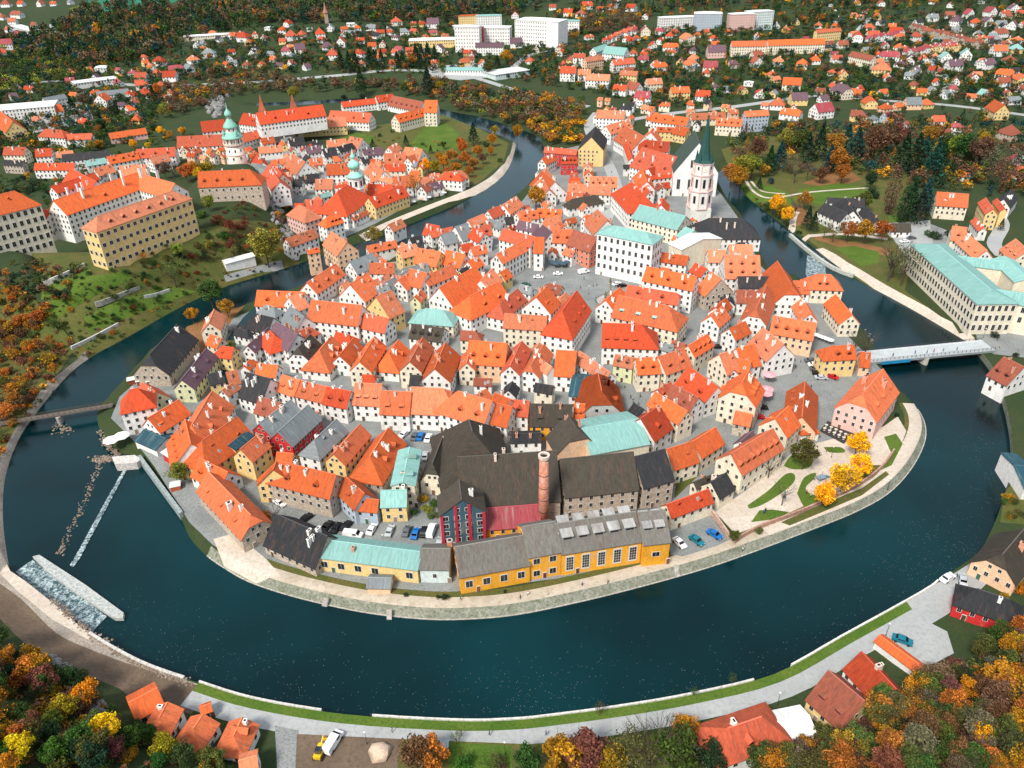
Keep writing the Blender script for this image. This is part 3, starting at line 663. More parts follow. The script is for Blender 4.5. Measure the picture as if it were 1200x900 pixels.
TOWN = '''
@A
450 515 645 300 585 655 6 K n kg nd c=1 label=big_cream_barn_house_with_steep_black_roof_on_the_mill_island
675 690 850 470 760 755 7 P g d=2 s
868 290 905 195 955 325 8 S c
880 372 955 400 860 440 6 O c
@I
315 40 365 30 350 182 11 R w hh tan=1.3
490 52 400 -10 465 190 6 R g
415 320 565 385 345 395 3 N w tan=.4 nw
600 435 715 505 555 490 4 W r tan=.15 nw
655 112 440 240 525 340 6 O w
745 295 890 50 950 330 7 O w hg d=2
+ 700 250 740 420 560 350 6 O w d=4
820 400 1068 232 960 540 7 O y hg
800 520 1000 620 735 640 5 O w d=2
@O
262 262 -36 -42 162 392 6 O n kg d=3 s
@C
310 62 640 75 290 165 5 O w d=2 
530 108 610 75 630 190 6 S w
365 165 425 180 310 215 6 G w hh
300 228 420 255 215 325 6 K w hg
540 172 640 250 450 270 7 G w
440 282 590 372 545 500 8 P w
395 345 430 380 350 455 7 R w hh
385 325 240 450 320 470 7 P w
600 465 680 372 655 580 7 D w kg
745 482 830 385 835 612 5 O w hg d=2
985 398 885 520 1025 500 6 O w
+ 850 510 900 500 830 560 5 O w
690 130 1045 168 660 268 10 O w
310 577 450 590 305 655 6 O w
240 640 400 685 150 800 7 K w c=3
90 640 165 622 40 745 5 S w
485 655 608 695 455 765 8 O w d=2 s
612 695 798 740 578 800 8 O w d=2 s
802 740 965 772 775 855 8 R w d=2
@D
100 712 283 722 47 858 8 S w d=3 s
287 768 490 778 262 925 8 O w d=2 s
495 742 715 752 480 922 8 S w gk nd c=0
820 770 1060 840 770 945 9 O w hg d=2
1090 855 1200 880 1015 985 8 O w
125 562 235 385 215 625 8 O c
335 505 400 410 378 675 5 O w hg d=1
480 562 572 392 560 640 9 O c
655 612 732 430 765 708 8 O w
880 570 905 470 940 612 8 O c
900 415 1165 435 948 575 9 O s d=3
150 222 335 262 110 315 8 R w nd
245 108 350 62 355 250 9 S y
515 105 560 58 550 150 8 O g
590 190 715 200 508 288 7 T c hh tan=.7
500 300 722 328 422 385 6 D w d=4 tan=.8
690 42 940 -105 772 180 9 O w c=2 tan=1.1
905 100 1110 2 945 250 9 O w hg d=2
60 20 180 -60 210 110 8 O w
480 -90 600 -60 470 20 8 O w
230 -10 330 -50 300 60 7 S w
400 -10 470 -60 460 60 7 O w
@E
215 155 340 50 215 295 7 R w hg d=2
250 225 545 245 212 318 10 S c
470 108 545 34 572 228 10 O w
652 205 755 62 735 385 12 R w hg tan=1.25 c=0 d=3 s
285 592 368 418 350 665 9 R w c=2
430 590 525 442 478 690 8 O w kg
615 482 750 492 592 655 8 O w
775 488 990 640 732 548 9 S w
720 690 840 700 700 800 8 N w tan=.25
500 545 580 600 480 600 9 S w nw
80 -10 160 -90 150 80 8 S w
@F
40 292 310 302 2 455 9 R w gh d=4 s c=2
150 97 500 172 108 245 10 O c gh d=3 s t
215 25 560 82 205 100 11 R w gk d=2
130 512 262 537 62 572 8 S g d=2
272 540 428 530 247 652 9 O c d=2
432 530 610 470 485 650 9 O c d=2
640 450 775 370 690 525 9 O c d=4
530 415 620 440 475 472 5 B w
800 240 880 172 842 332 8 O w
905 115 835 180 930 190 8 O w
860 510 950 485 893 658 8 S c
642 598 845 738 567 730 7 R w d=2
1015 712 1065 622 1125 860 11 O c kg d=3
60 130 160 40 130 210 8 O w
@V
350 675 700 745 330 770 13 O w d=3
400 567 640 602 378 625 10 O w
690 650 770 690 680 720 9 R w
800 712 870 762 745 870 8 O n
300 240 620 318 250 335 10 T c c=2 tan=.7
120 388 345 432 15 442 24 T w hh tan=.45 name=town_hall sp=3.4 fh=5.2 ww=1.5 wh=2.6 c=0 label=large_white_four_storey_building_with_green_copper_roof_on_the_main_square
620 395 680 420 572 465 12 T c tan=.6
650 440 740 480 590 560 13 W c tan=.2 nw
780 335 1020 335 765 478 8 K w hh c=3 tan=.9
930 520 1090 522 920 592 7 S c
780 560 900 560 770 640 6 S w
895 597 1140 597 925 755 8 S w d=6 rows=2
990 745 1200 745 965 822 8 K w c=3
240 80 300 140 150 222 11 R w hh
330 90 370 150 300 120 8 R w
370 40 550 20 365 60 11 R w
460 190 450 240 410 220 7 R w
@G
80 470 200 442 130 612 7 O w
265 325 410 440 195 475 9 S w d=2
215 195 290 22 115 250 9 O w kg c=3
80 60 205 62 60 145 7 B w
465 22 365 -145 345 165 9 O w kg nd c=0 tan=1.1
600 225 530 105 470 170 8 O w
340 242 640 292 315 358 9 O s d=4
890 232 775 92 800 290 7 O c nd c=1
745 455 905 447 758 548 9 O y hg d=2
950 495 1020 502 920 590 5 O s
560 702 540 950 440 740 5 O s d=4 s
30 330 140 280 90 400 8 O w
20 540 60 620 -20 600 7 O w
90 540 180 560 60 620 8 O w
@W
640 728 745 732 600 830 8 O c hh d=2
480 775 590 778 500 860 6 O w
720 190 980 200 700 245 7 K w c=3
+ 700 228 860 300 640 280 7 K w c=1
+ 900 282 850 190 825 355 7 K w c=1
+ 1080 345 990 250 950 300 6 K w c=1
@N
560 232 580 255 520 330 4 O w hh nw
968 68 1110 -105 1060 268 9 O p kg d=3 c=4 label=large_pink_and_white_framed_house_with_half_hipped_orange_roof_above_the_terrace
352 242 445 157 445 362 9 O c c=0
40 490 335 315 125 630 9 O c d=7 c=0 ns=2
190 330 110 400 165 440 6 P w c=0 nd
@J
325 90 470 130 245 185 7 B w c=4
325 275 545 112 410 360 7.5 G r c=3 label=red_boarded_house_with_streaked_grey_roof,_left_of_the_pair
455 335 665 148 550 440 7.5 G r c=0 label=red_boarded_house_with_big_plain_grey_roof,_right_of_the_pair
710 395 865 248 770 505 8 G w hg c=2
845 490 1030 285 930 560 8 O y
190 457 320 350 270 548 9 O y
110 430 235 330 152 465 8 N y tan=.6
450 480 560 490 370 575 5 O y
450 540 862 640 505 722 9 O n hg d=2 label=long_rubble_patterned_house_with_orange_roof_facing_the_row_of_parked_cars
+ 440 550 420 600 330 660 8 O y
930 650 1060 770 868 760 7 O b d=1 s
1000 800 1160 815 990 880 6 O b nd c=0
@K
200 510 330 308 325 635 5 O n hg d=2
430 690 480 445 515 702 10 T c tan=.35 c=1 d=2
280 750 455 745 262 860 7 T y c=1
640 560 735 310 745 642 6 D c kg tan=1.5 c=1 label=steep_black_roofed_gable_house_with_cream_front_left_of_the_brewery
@L
930 50 905 -75 1085 180 7 O w kk d=2
180 62 290 110 115 185 8 O w
300 112 420 122 250 212 8 R w d=1
430 140 722 146 395 290 7 D o d=2 s
740 138 812 142 730 242 7 O w d=2
290 352 500 345 290 412 6 K w tan=.4
@M
305 242 435 152 440 372 8 R w d=1
630 190 410 57 545 262 9 O c
710 95 530 5 655 190 8 B w
490 460 665 405 555 595 7 O c c=0
670 405 830 305 715 530 7 O c c=0 nd
880 10 970 40 820 92 6 O s c=0
975 190 1090 215 1010 280 6 O n c=0
800 690 905 625 842 815 5 K c c=1
680 690 800 640 668 745 5 D c
@S
490 187 780 80 553 265 6 R c c=0
@O
440 255 800 410 345 462 4 K n c=4 label=big_black_tarred_shed_roof_house_by_the_shore_left_of_the_green_roof nd
@B
658 788 860 655 735 860 8 O w d=3
960 640 1120 580 1010 725 8 G w c=0 d=2
935 495 830 420 845 570 10 S s
660 560 740 545 625 592 11 O s
510 480 700 410 515 548 7 S w d=2 s
600 240 655 262 600 345 11 S p hh c=0
660 205 760 205 715 290 7 R w
800 325 880 300 775 405 11 O w hg d=3
870 150 945 100 940 318 9 R w hh c=2
760 70 830 60 740 120 7 O w
650 30 730 20 640 80 7 K w
480 20 420 -50 440 90 10 R n
780 500 830 490 750 540 6 S w
970 330 1080 280 1000 345 5 O w
700 180 820 150 720 200 6 T w
@B
80 690 285 635 85 715 3 W w c=0 tan=.25 nw label=long_white_tent_roof_over_the_riverside_terrace_under_the_castle
@Y
190 190 430 105 202 275 8 R y c=2 d=3
190 95 360 100 180 170 8 R w
180 530 380 490 160 582 6 O w d=2
480 470 550 452 480 512 6 K w
400 545 520 515 470 602 9 S y
540 545 700 572 492 642 9 O y
600 372 690 390 560 442 7 R w
620 432 780 395 600 477 7 R w
700 450 790 430 690 527 7 G w c=0
800 395 880 370 810 507 7 G w
890 350 1000 305 905 400 7 S w c=0
915 402 1040 380 930 472 8 R w d=2
740 560 870 590 700 650 8 O w
320 780 470 700 392 822 7 G w
430 690 600 650 452 752 7 G w
190 830 330 800 230 882 7 G w
575 745 780 665 605 812 8 O w nd
200 650 370 650 190 720 7 O w
760 650 850 630 740 700 7 R w
890 640 960 600 880 730 7 O w
330 380 420 340 380 420 5 S w
560 110 650 60 600 150 6 B w
720 10 850 0 750 60 7 S c hh d=1
600 40 700 40 590 60 6 R w
270 30 370 60 250 60 9 S w
@U
130 282 230 242 162 335 8 R w
235 240 330 180 292 300 8 S w
140 335 240 370 130 380 6 G w c=1
190 590 400 480 165 690 11 O w c=2 ns=3 wh=2.2
240 410 460 465 222 482 13 R w c=1
460 468 525 470 452 575 11 O w c=0
350 350 490 380 325 402 8 P w
500 370 580 430 440 442 8 P w
590 412 730 415 540 502 9 O w c=0 d=2
735 418 900 470 697 522 10 B e c=0 label=terracotta_red_arcaded_house_with_brown_roof_at_the_square's_back_corner
810 320 900 300 815 380 8 O w
900 272 970 350 860 430 8 S w
720 200 890 172 660 272 6 D w hh c=1
360 290 480 280 350 345 6 O w d=2
480 265 650 275 482 322 6 O w d=3
555 320 640 400 522 382 7 O w
850 42 1040 45 842 112 8 S w d=4
700 92 1000 112 690 150 7 S w
690 150 800 160 657 205 7 O c
520 60 560 132 470 112 7 S w d=2
480 0 560 -20 470 40 7 G w
430 260 330 300 400 320 6 S w
30 400 110 440 20 480 8 R w
10 540 110 520 0 600 8 O w
@X
590 150 810 165 580 240 9 O c c=2 label=cream_villa_with_orange_roof_and_front_gable_right_of_the_park
+ 650 190 660 150 690 240 9 O c c=0 nw
930 190 985 270 880 225 10 R y c=0
+ 1010 195 1065 265 1000 240 10 R y c=0 nw
270 372 400 372 250 425 4 D w c=0 label=low_grey_roofed_garage_building_beside_the_parked_cars_right_of_the_park
700 390 800 400 640 480 6 S c d=1
800 440 940 560 790 560 10 S w d=3 s
860 330 920 400 880 380 6 R w
1140 480 1230 560 1100 620 9 S c d=3 s
1060 200 1120 130 1120 240 7 K w
590 520 960 830 440 548 16 T c hh tan=.35 name=school_building sp=3.0 fh=5 ww=1.5 wh=2.8 c=0 label=grand_cream_school_with_turquoise_copper_roofs_by_the_right_bridge
+ 1000 835 1300 880 900 900 15 T c hh tan=.35 sp=3.4 fh=5 ww=1.5 wh=2.8 c=0
+ 740 600 1060 640 800 665 15 T c tan=.35 nw c=0
+ 1060 600 1230 760 1000 650 15 T c tan=.35 nw c=0
@H
1060 530 1200 600 1125 752 6 B w d=2
@z
790 670 900 540 648 685 5 D s kg nd c=1 label=dark_brown_roofed_shed_with_peach_gable_near_the_lower_right_shore
850 205 930 210 842 320 5 N w tan=.2 nw
@h
980 60 1130 110 830 115 5 K r hh nd c=1 label=crimson_walled_house_with_wide_black_roof_at_the_lower_right
285 445 450 585 170 565 5 B y nd d=2 s c=0
440 357 600 530 355 432 5 R w c=2 nd
525 280 725 428 500 302 3 O w tan=.5 c=0 nw nd
20 690 190 655 0 640 5 W w tan=.35 c=0 label=white_metal_roofed_house_by_the_bottom_riverside_road
@g
1010 715 1170 660 1010 880 6 R w hh c=1 d=1 tan=.8
895 712 975 850 852 742 4 R w tan=.4 c=0 nw
@e
545 625 660 565 585 690 4 O w c=0 tan=.5
670 690 705 625 735 715 4 O w c=1 tan=.6 hg
815 735 855 675 890 760 4 O w c=0 tan=.6 hg
845 645 885 630 850 670 3 O w c=0 tan=.6
985 765 1020 690 1055 790 4 O w c=1 tan=.6 hg d=1
1010 870 1080 850 1030 930 4 S w c=0 tan=.6
'''
CASTLE_T = '''
@l
455 215 810 95 450 287 22 S y hh c=1 d=6 tan=.8 sp=3.8 fh=5.2 ww=1.9 wh=2.0 g=19 name=castle_palace label=big_yellow_castle_palace_with_six_white_dormers_above_the_river_slope
250 140 640 10 290 215 14 O w c=7 tall tan=.9 g=19 d=1 name=castle_wing label=long_orange_roofed_castle_wing_with_tall_chimneys_behind_the_yellow_palace
+ 640 10 820 60 660 90 14 O w c=4 tall tan=.9 g=19
240 75 440 10 190 130 12 R w c=3 g=19 name=castle_wing label=red_roofed_castle_range_furthest_back,_behind_the_long_chimneyed_wing
-80 130 70 95 0 205 26 O c hh g=14 c=0 sp=3.4 fh=5 ww=1.8 wh=2.8 name=castle_palace label=tall_cream_castle_block_cut_by_the_left_edge_of_the_photo
185 180 240 185 225 235 10 R w c=0 g=19 tan=.6 name=castle_wing label=small_white_castle_gatehouse_between_the_two_palaces
930 5 1170 -5 890 78 14 O n gh g=16 c=2 d=4 sp=4 fh=5 name=castle_wing label=grey_painted_castle_wing_with_orange_hipped_roof_below_the_round_tower
@b
0 530 310 490 0 585 9 R w c=3 g=12 d=2 name=castle_wing label=long_red_roofed_castle_range_left_of_the_square_church_tower
170 560 420 545 240 600 8 S y c=0 name=monastery_wing label=yellow_monastery_wing_with_plain_salmon_roof_right_of_the_square_tower
350 518 540 530 440 568 8 R w d=4 c=2 name=monastery_wing label=red_monastery_wing_with_row_of_small_dormers_beside_the_greenhouse_roof
400 478 560 460 420 500 7 R w c=2 name=monastery_wing label=rear_red_monastery_wing_with_a_tiny_turret
640 448 785 478 655 500 6 B w c=0 d=6 name=monastery_wing label=brown_slatted_greenhouse_like_monastery_roof_near_the_river_gorge
650 540 800 502 628 585 9 O c d=6 c=1 name=monastery_wing label=long_cream_monastery_house_facing_the_green_lawn
792 470 850 470 805 525 13 O c c=0 d=1 name=monastery_wing label=tall_cream_end_block_of_the_monastery_beside_the_lawn
560 450 640 440 570 480 8 R w c=1 name=monastery_wing label=short_red_monastery_link_wing_near_the_turret
'''
LATRAN = '''
@b
20 600 170 590 0 640 7 R w
20 650 80 640 10 680 7 O w
10 690 120 680 0 720 6 S w
170 720 230 760 150 790 9 S w
60 770 110 850 20 800 8 R w
0 720 30 760 -10 790 7 R w
150 650 220 640 140 690 6 K w
230 690 300 680 240 720 7 P w
240 665 310 660 230 680 6 K w
310 700 370 690 300 740 7 K w
330 660 420 650 320 690 6 S w
380 690 450 670 375 720 7 K w
330 770 440 765 315 820 8 O w
280 840 360 840 270 885 7 S w
200 830 290 820 205 860 6 K w
370 870 440 860 360 900 7 R w
500 700 590 690 510 730 7 P w
600 720 700 715 600 770 8 S w d=2
620 690 660 670 620 730 7 S w
700 690 780 700 690 750 8 S w d=3
540 760 600 800 510 810 8 S w
530 810 620 800 540 850 7 S w
610 770 700 770 600 800 7 R c
710 740 750 720 700 790 8 O w
640 830 740 820 640 880 7 O w
560 870 700 870 520 900 7 R w
490 740 540 730 480 770 6 K w
780 830 850 840 770 860 5 S w
890 810 950 815 880 840 8 R w hh d=1
820 860 870 850 810 890 6 P w
250 745 310 740 250 775 6 O w
440 640 500 650 430 690 6 S w
@a
20 690 120 690 0 725 8 R c
165 700 240 695 160 735 7 R w
0 520 60 570 -20 580 8 O y
165 765 350 765 160 795 7 R w
290 725 510 705 285 755 8 K w c=0
330 790 450 850 210 870 11 R w g=12
500 735 640 710 530 765 8 O w d=3
640 700 820 690 650 740 8 R w d=3
830 640 1050 630 830 690 8 R w c=3
940 570 1050 560 930 620 9 R w c=0
440 790 520 770 440 830 6 S w
260 715 340 705 255 740 6 S w
700 740 780 720 690 780 7 S w
560 780 680 770 560 830 7 S w
1140 530 1220 540 1130 580 8 R w
210 605 290 610 215 640 9 R w hh
300 630 430 625 300 655 7 R w c=1
510 625 680 600 515 650 5 O p c=0
1100 640 1200 610 1100 680 8 R w
400 755 490 740 390 780 6 T w
20 750 110 755 10 770 7 K n
'''
NECK = '''
@c
155 690 305 702 150 712 10 R r
+ 160 690 180 690 160 700 8 R r
230 738 305 737 230 765 9 R r d=4
190 722 140 745 170 765 8 O w
160 790 130 850 200 830 7 S w
140 800 200 850 100 880 6 O w
400 515 530 522 390 550 10 S w
545 560 440 590 560 600 9 S w d=4
530 590 620 640 490 660 9 O w d=2
520 620 580 790 550 700 9 R w
600 655 740 665 590 700 10 R w d=2
610 690 790 740 590 790 10 R w d=3 c=4
+ 790 745 640 790 780 800 8 R w c=2
610 790 632 850 570 835 9 O w
560 850 600 900 545 900 8 R w
600 860 640 870 600 900 8 R w
665 532 830 552 675 570 8 O w d=4
840 532 1000 527 845 560 6 S c d=3
960 553 1080 560 960 585 9 O c d=4
1090 522 1200 515 1070 547 14 O b c=1
680 595 760 598 660 615 8 O y d=2
770 590 830 600 750 625 7 O y
650 620 660 600 700 650 7 O w
230 310 300 312 220 340 9 R w
290 250 345 252 290 268 10 R w
340 270 420 258 345 290 12 S s
310 325 370 325 305 350 7 S w
350 345 460 350 390 375 9 S w
470 280 570 270 475 305 8 R w
380 225 440 205 380 250 8 T w c=0
440 215 540 225 440 250 9 T w c=0 sp=3.5
510 330 590 335 512 350 7 S y
630 370 700 365 640 395 8 S c
580 425 650 430 580 455 8 M w
550 380 600 390 545 415 6 B w
480 395 540 400 490 420 6 R w
745 410 830 405 760 435 8 O y
'''
VILL = '''
a 750 290 60 R w;825 325 55 M w;885 320 50 G w;905 280 50 S w;980 255 65 G w;800 362 65 R w;665 365 60 R w;755 398 45 R w;655 400 60 R w;610 448 55 R w;700 440 45 R w;485 480 90 O w;603 515 55 O w;270 520 60 O w;555 387 50 M w;475 320 60 W w;1135 178 60 R w;1185 250 45 K w;845 132 30 R w;673 264 28 R w;20 215 80 M w;155 193 40 W w;82 72 50 B w;150 225 40 B w;30 22 45 B w;100 18 35 R w;190 18 35 B w;250 15 30 R w;330 8 30 G w;10 80 40 B w;60 100 40 S w;190 195 35 R w;120 210 40 W w;520 110 30 R w
b 150 108 35 R w;125 140 45 R w;165 170 55 R w;215 158 38 R w;300 158 52 R w;35 175 35 M w;140 238 52 M w;205 230 52 P w;310 183 38 R w;335 220 52 P w;400 200 52 R w;490 188 40 R w;545 215 42 O w;485 250 50 R w;585 153 40 R w;630 148 36 R w;658 103 50 R w;690 150 45 G w;738 110 30 R y;740 145 36 R y;775 110 36 R y;655 243 42 R w;722 238 42 R w;590 245 45 R y;445 110 40 W w;70 250 35 G w;360 260 60 R w;0 255 30 G w;860 228 50 P w;935 118 35 W w;830 115 60 P w;125 190 35 R y;410 155 35 R w;250 130 30 W w;350 130 40 G w;60 125 35 W w;540 130 40 G w;450 150 35 G w;570 285 40 G w
c 15 72 40 R w;20 205 60 P w;190 32 35 R w;265 60 45 R w;325 68 50 B w;350 28 45 R w;412 40 35 R w;560 40 50 R w;625 75 35 R w;460 30 30 R w;560 190 45 R w;500 160 40 R w;530 150 40 R w;560 145 45 M w;470 175 35 R w;625 150 60 M c;690 145 45 M w;740 165 40 R w;630 240 40 R w;745 225 60 O w;660 210 40 R w;700 190 40 R w;820 190 75 S c;690 315 60 O w;840 310 70 O w;930 320 70 M w;955 250 90 P p;1030 300 50 P w;1145 260 55 B c;1145 295 60 B w;1110 385 50 W w;1160 440 55 R w;895 452 70 R w;850 275 55 S w;1000 415 40 G w;760 150 40 R w;1010 150 35 O w;1060 100 30 S w;540 180 35 R w;870 160 35 R w;440 190 35 R w;580 175 30 O w;1190 490 40 S w
d 50 288 55 S w;160 300 60 O w;222 280 48 O w;322 275 52 R w;350 355 60 O y;110 405 90 O c;290 203 36 B w;348 212 50 B w;570 270 70 M w;620 300 50 P w;530 335 90 S y;300 335 35 R w;310 250 40 M w;510 250 35 R w;420 178 60 R w;490 170 60 R w;545 165 40 R w;600 150 50 R w;470 130 45 R w;690 170 50 R w;620 170 45 O y;830 272 60 T w;925 262 70 T w;870 312 70 P w;1025 305 72 P w;1110 350 60 O w;1180 372 60 O y;960 368 60 B w;1100 385 60 B w;880 378 45 B w;1010 440 50 T w;950 452 45 O w;770 85 50 G w;850 72 45 B w;940 68 50 M w;1040 62 60 M w;1150 45 60 P w;880 105 80 P w;970 108 50 O w;1025 105 60 P w;1090 115 50 G w;1145 122 50 P w;1085 160 60 B w;1165 190 55 O w;1080 243 70 O w;1160 232 60 T y;705 105 45 K w;530 14 35 B w;455 48 35 B w;415 10 30 B w;300 18 20 W w;855 20 35 B w;770 5 30 B w;1000 5 30 W w;310 48 30 W w;45 492 70 O w;140 470 80 P y;108 540 80 O w;250 530 100 M w;345 440 90 P c;412 440 55 O c;475 485 70 O y;550 505 60 O s;605 495 50 O s;675 490 75 G s;740 485 60 O y;410 545 80 B y;490 553 50 G w;560 553 75 M b;795 562 60 R w;880 590 50 M w;850 625 60 B w;1070 530 150 O y;1130 630 90 B n;1165 805 80 O w;1165 745 60 M w;120 505 40 O w;925 820 40 O w;1190 730 30 W w;790 380 35 R w;740 215 30 B w;655 575 30 B w;1130 280 50 B w;1190 410 50 B w;1060 200 40 K w;1120 75 40 B w
'''
ROWS = [('d',(665,128),(1000,212),15,'B','n',34),('d',(640,250),(880,215),9,'M','w',36),('d',(740,235),(900,222),6,'R','y',30),('d',(460,190),(640,155),6,'M','w',34),('c',(435,195),(585,135),7,'R','w',30)]
BLOCKS = '''
@c
85 80 190 85 80 100 30 W w hh tan=.15 fh=3.4 sp=3.2 ns=7 c=0 nd label=tall_white_tower_block_on_the_far_hillside_at_top_centre
195 92 290 92 195 100 18 T w hh tan=.15 sp=3.2 ns=4 c=0 nd label=long_white_and_green_slab_beside_the_top_centre_tower_block
715 90 835 85 710 98 14 W w hh tan=.15 sp=3.2 c=0 nd label=white_flat_roofed_school_slab_near_the_top_edge
890 60 950 60 885 70 20 W b hh tan=.15 sp=3.2 c=0 nd label=pale_blue_tower_block_near_the_top_right_of_centre
1045 60 1110 58 1042 68 20 W p hh tan=.15 sp=3.2 c=0 nd label=pink_and_cream_apartment_block_at_the_upper_right
1125 48 1195 45 1122 56 22 W t hh tan=.15 sp=3.2 c=0 nd label=white_and_turquoise_apartment_block_beside_the_pink_one
1030 188 1210 185 1015 212 10 O c c=0 nd label=long_cream_barracks_building_with_salmon_roof,_upper_right
@d
0 185 265 178 0 210 10 O c c=0 nd label=right_half_of_the_long_cream_barracks_with_salmon_roof
225 140 340 130 215 155 16 O y c=0 nd fh=3.2 label=yellow_balconied_apartment_row_with_orange_roof_at_upper_right
395 240 500 262 390 262 9 B c c=0 nd label=long_brown_roofed_cream_house_below_the_terraces
@b
968 118 1018 118 965 128 30 W w hh tan=.15 sp=3.2 ns=7 c=0 nd label=white_high_rise_slab_left_of_the_red_striped_one_far_off
1022 122 1045 122 1020 128 26 W r hh tan=.15 sp=3.2 ns=6 c=0 nd label=narrow_red_stair_block_beside_the_white_high_rise_far_off
1048 122 1155 122 1046 134 20 W w hh tan=.15 sp=3.2 ns=5 c=0 nd label=white_slab_block_right_of_the_red_stair_block_far_off
960 75 1045 72 958 80 18 O y hh tan=.3 sp=3.2 c=0 nd label=yellow_block_with_orange_roof_above_the_far_high_rise
1050 70 1130 68 1048 76 20 T w hh tan=.15 sp=3.2 c=0 nd label=pale_green_block_above_the_far_high_rise
755 180 925 175 752 192 9 W y hh tan=.15 c=0 nd label=long_pale_yellow_flat_roofed_works_below_the_far_forest
1030 200 1160 200 1028 220 10 P w c=0 nd label=white_house_with_wide_purple_roof_below_the_far_high_rise
925 318 1030 318 925 330 5 T w hh tan=.1 c=0 nd label=turquoise_market_hall_beside_the_far_parking_lot
1140 330 1210 320 1130 350 6 W t hh tan=.1 c=0 nd label=white_workshop_hall_right_of_the_far_parking_lot
@a
60 490 180 480 70 520 10 W w hh tan=.12 c=0 nd label=white_flat_roofed_hotel_at_the_far_left_above_the_castle
200 460 300 440 205 480 8 G w c=0 nd label=grey_roofed_hall_right_of_the_far_left_hotel
380 375 500 360 380 388 6 W w hh tan=.15 c=0 nd label=row_of_white_flat_sheds_at_the_far_left
450 430 600 415 450 450 6 G w c=0 nd label=long_grey_warehouse_in_the_left_suburb
890 165 1050 155 890 172 5 W c hh tan=.1 c=0 nd label=low_cream_shed_in_the_upper_left_forest_edge
80 125 190 155 90 140 4 W w hh tan=.1 c=0 nd label=pale_flat_hall_among_the_trees_at_the_far_upper_left
'''
BREW = '''
@L
930 50 905 -75 1085 180 7 O w kk d=2
-80 515 610 470 -60 865 9 D n nw nd c=2 name=brewery_hall label=huge_brown_roofed_brewery_hall_left_of_the_round_brick_chimney
+ -5 248 20 335 265 480 8 D c hh nd nw c=1 tan=1.15
640 530 1150 478 660 795 10 D n nd c=0 name=brewery_hall label=long_dark_roofed_stone_brewery_hall_right_of_the_round_chimney sp=3.5
+ 745 300 690 215 612 490 8 D s kg nw nd c=2
+ 840 768 1185 725 838 800 4 O n tan=.4 nw c=0 nd
790 315 1190 245 880 490 9 T c nw nd c=0 tan=.35 name=brewery_annexe label=wide_turquoise_sheet_roof_behind_the_long_stone_brewery_hall
@M
262 512 472 458 302 735 10 K n nd c=0 name=brewery_hall label=black_roofed_stone_brewery_hall,_rightmost_of_the_row
@R
110 215 488 187 102 362 5 M o nd c=0 tan=.6 name=boiler_house label=crimson_sheet_roofed_boiler_house_at_the_foot_of_the_chimney
-100 487 385 405 -98 700 7.5 A o nd c=0 name=brewery_wing tan=.75 sp=4.6 wk=w2 ww=2.2 wh=2.6 ns=1 label=low_orange_brewery_wing_on_the_path,_leftmost,_with_four_small_windows
375 345 602 307 446 550 10 A o nd c=0 name=brewery_wing tan=.75 sp=4.2 ww=2.1 wh=2.2 ns=2 label=short_two_storey_orange_brewery_wing_with_white_gable_edge
612 322 1165 238 657 530 9.5 A o nd c=0 name=brewery_wing tan=.75 d=5 s dw=3.2 sp=4.9 wk=wf ww=2.4 wh=5.6 ns=1 label=long_orange_brewery_wing_with_five_skylight_boxes_and_tall_grid_windows
@S
287 245 470 225 316 468 9.5 A o nd c=0 name=brewery_wing tan=.75 d=2 s dw=3.2 sp=5 ww=2.4 wh=1.8 ns=1 label=right_end_orange_brewery_wing_beside_the_blue_cars
@O
748 432 1462 522 725 552 6 T y nd c=1 name=riverside_house tan=.5 sp=5 ww=2.2 wh=2.4 ns=1 label=long_cream_riverside_house_with_mint_green_roof_below_the_car_park
@Q
562 497 762 500 555 637 6 A t nd c=0 name=riverside_house tan=.6 sp=7 ns=1 label=whitewashed_riverside_house_with_grey_roof_left_of_the_orange_wings
190 702 348 706 182 768 2.6 G s nd c=0 name=garden_shed tan=.5 nw label=small_orange_board_shed_with_grey_roof_on_the_river_terrace
845 152 828 15 690 250 14 D v gg nd c=1 name=malt_house sp=3.4 ww=1.7 wh=1.7 tan=.8 stripes label=tall_red_and_teal_striped_malt_house_at_the_car_park's_right_end
'''
def far_rec(cx, cy, w, rc, wc, ang=None, ratio=None, he=None):
    p = un(cx, cy, 4); Zd = (p - Vector((0, 0, H))).dot(CF); W = max(5.5, w / 4 * Zd / F0 * .92)
    if ang is None: ang = random.choice([0, 0, .35, -.35, .8, -.7, 1.2, -1.3, 1.5])
    ratio = ratio or random.uniform(.65, .85)
    L = W if abs(ang) < .8 else W * ratio; wd = W * ratio if abs(ang) < .8 else W * .9
    L = min(L, 30); hw = min(wd / 2, 6.5); he = he or min(7, max(3.6, W * .38)); d = Vector((math.cos(ang), math.sin(ang), 0)); g = h1(p.x, p.y)
    ends = random.choice(['gg', 'gg', 'gg', 'kk', 'hh', 'gh']); e = hw if 'h' in ends else 0
    tan = random.uniform(.75, 1.05) if rc != 'W' else .15; zr = he + hw * tan; L = max(L - (e * 2 if ends == 'hh' else e), 1.2)
    P = Vector((p.x, p.y, g + zr)) - d * L / 2; Q = Vector((p.x, p.y, g + zr)) + d * L / 2
    s = 1 if Vector((-d.y, d.x, 0)).dot(Vector((-p.x, -p.y, 0))) > 0 else -1
    return (P, Q, L, hw, s, g, zr, he, rc, wc, ends, {'c': 1 if random.random() < .6 and rc != 'W' else 0, 'nd': 1, 'sp': 3.2})
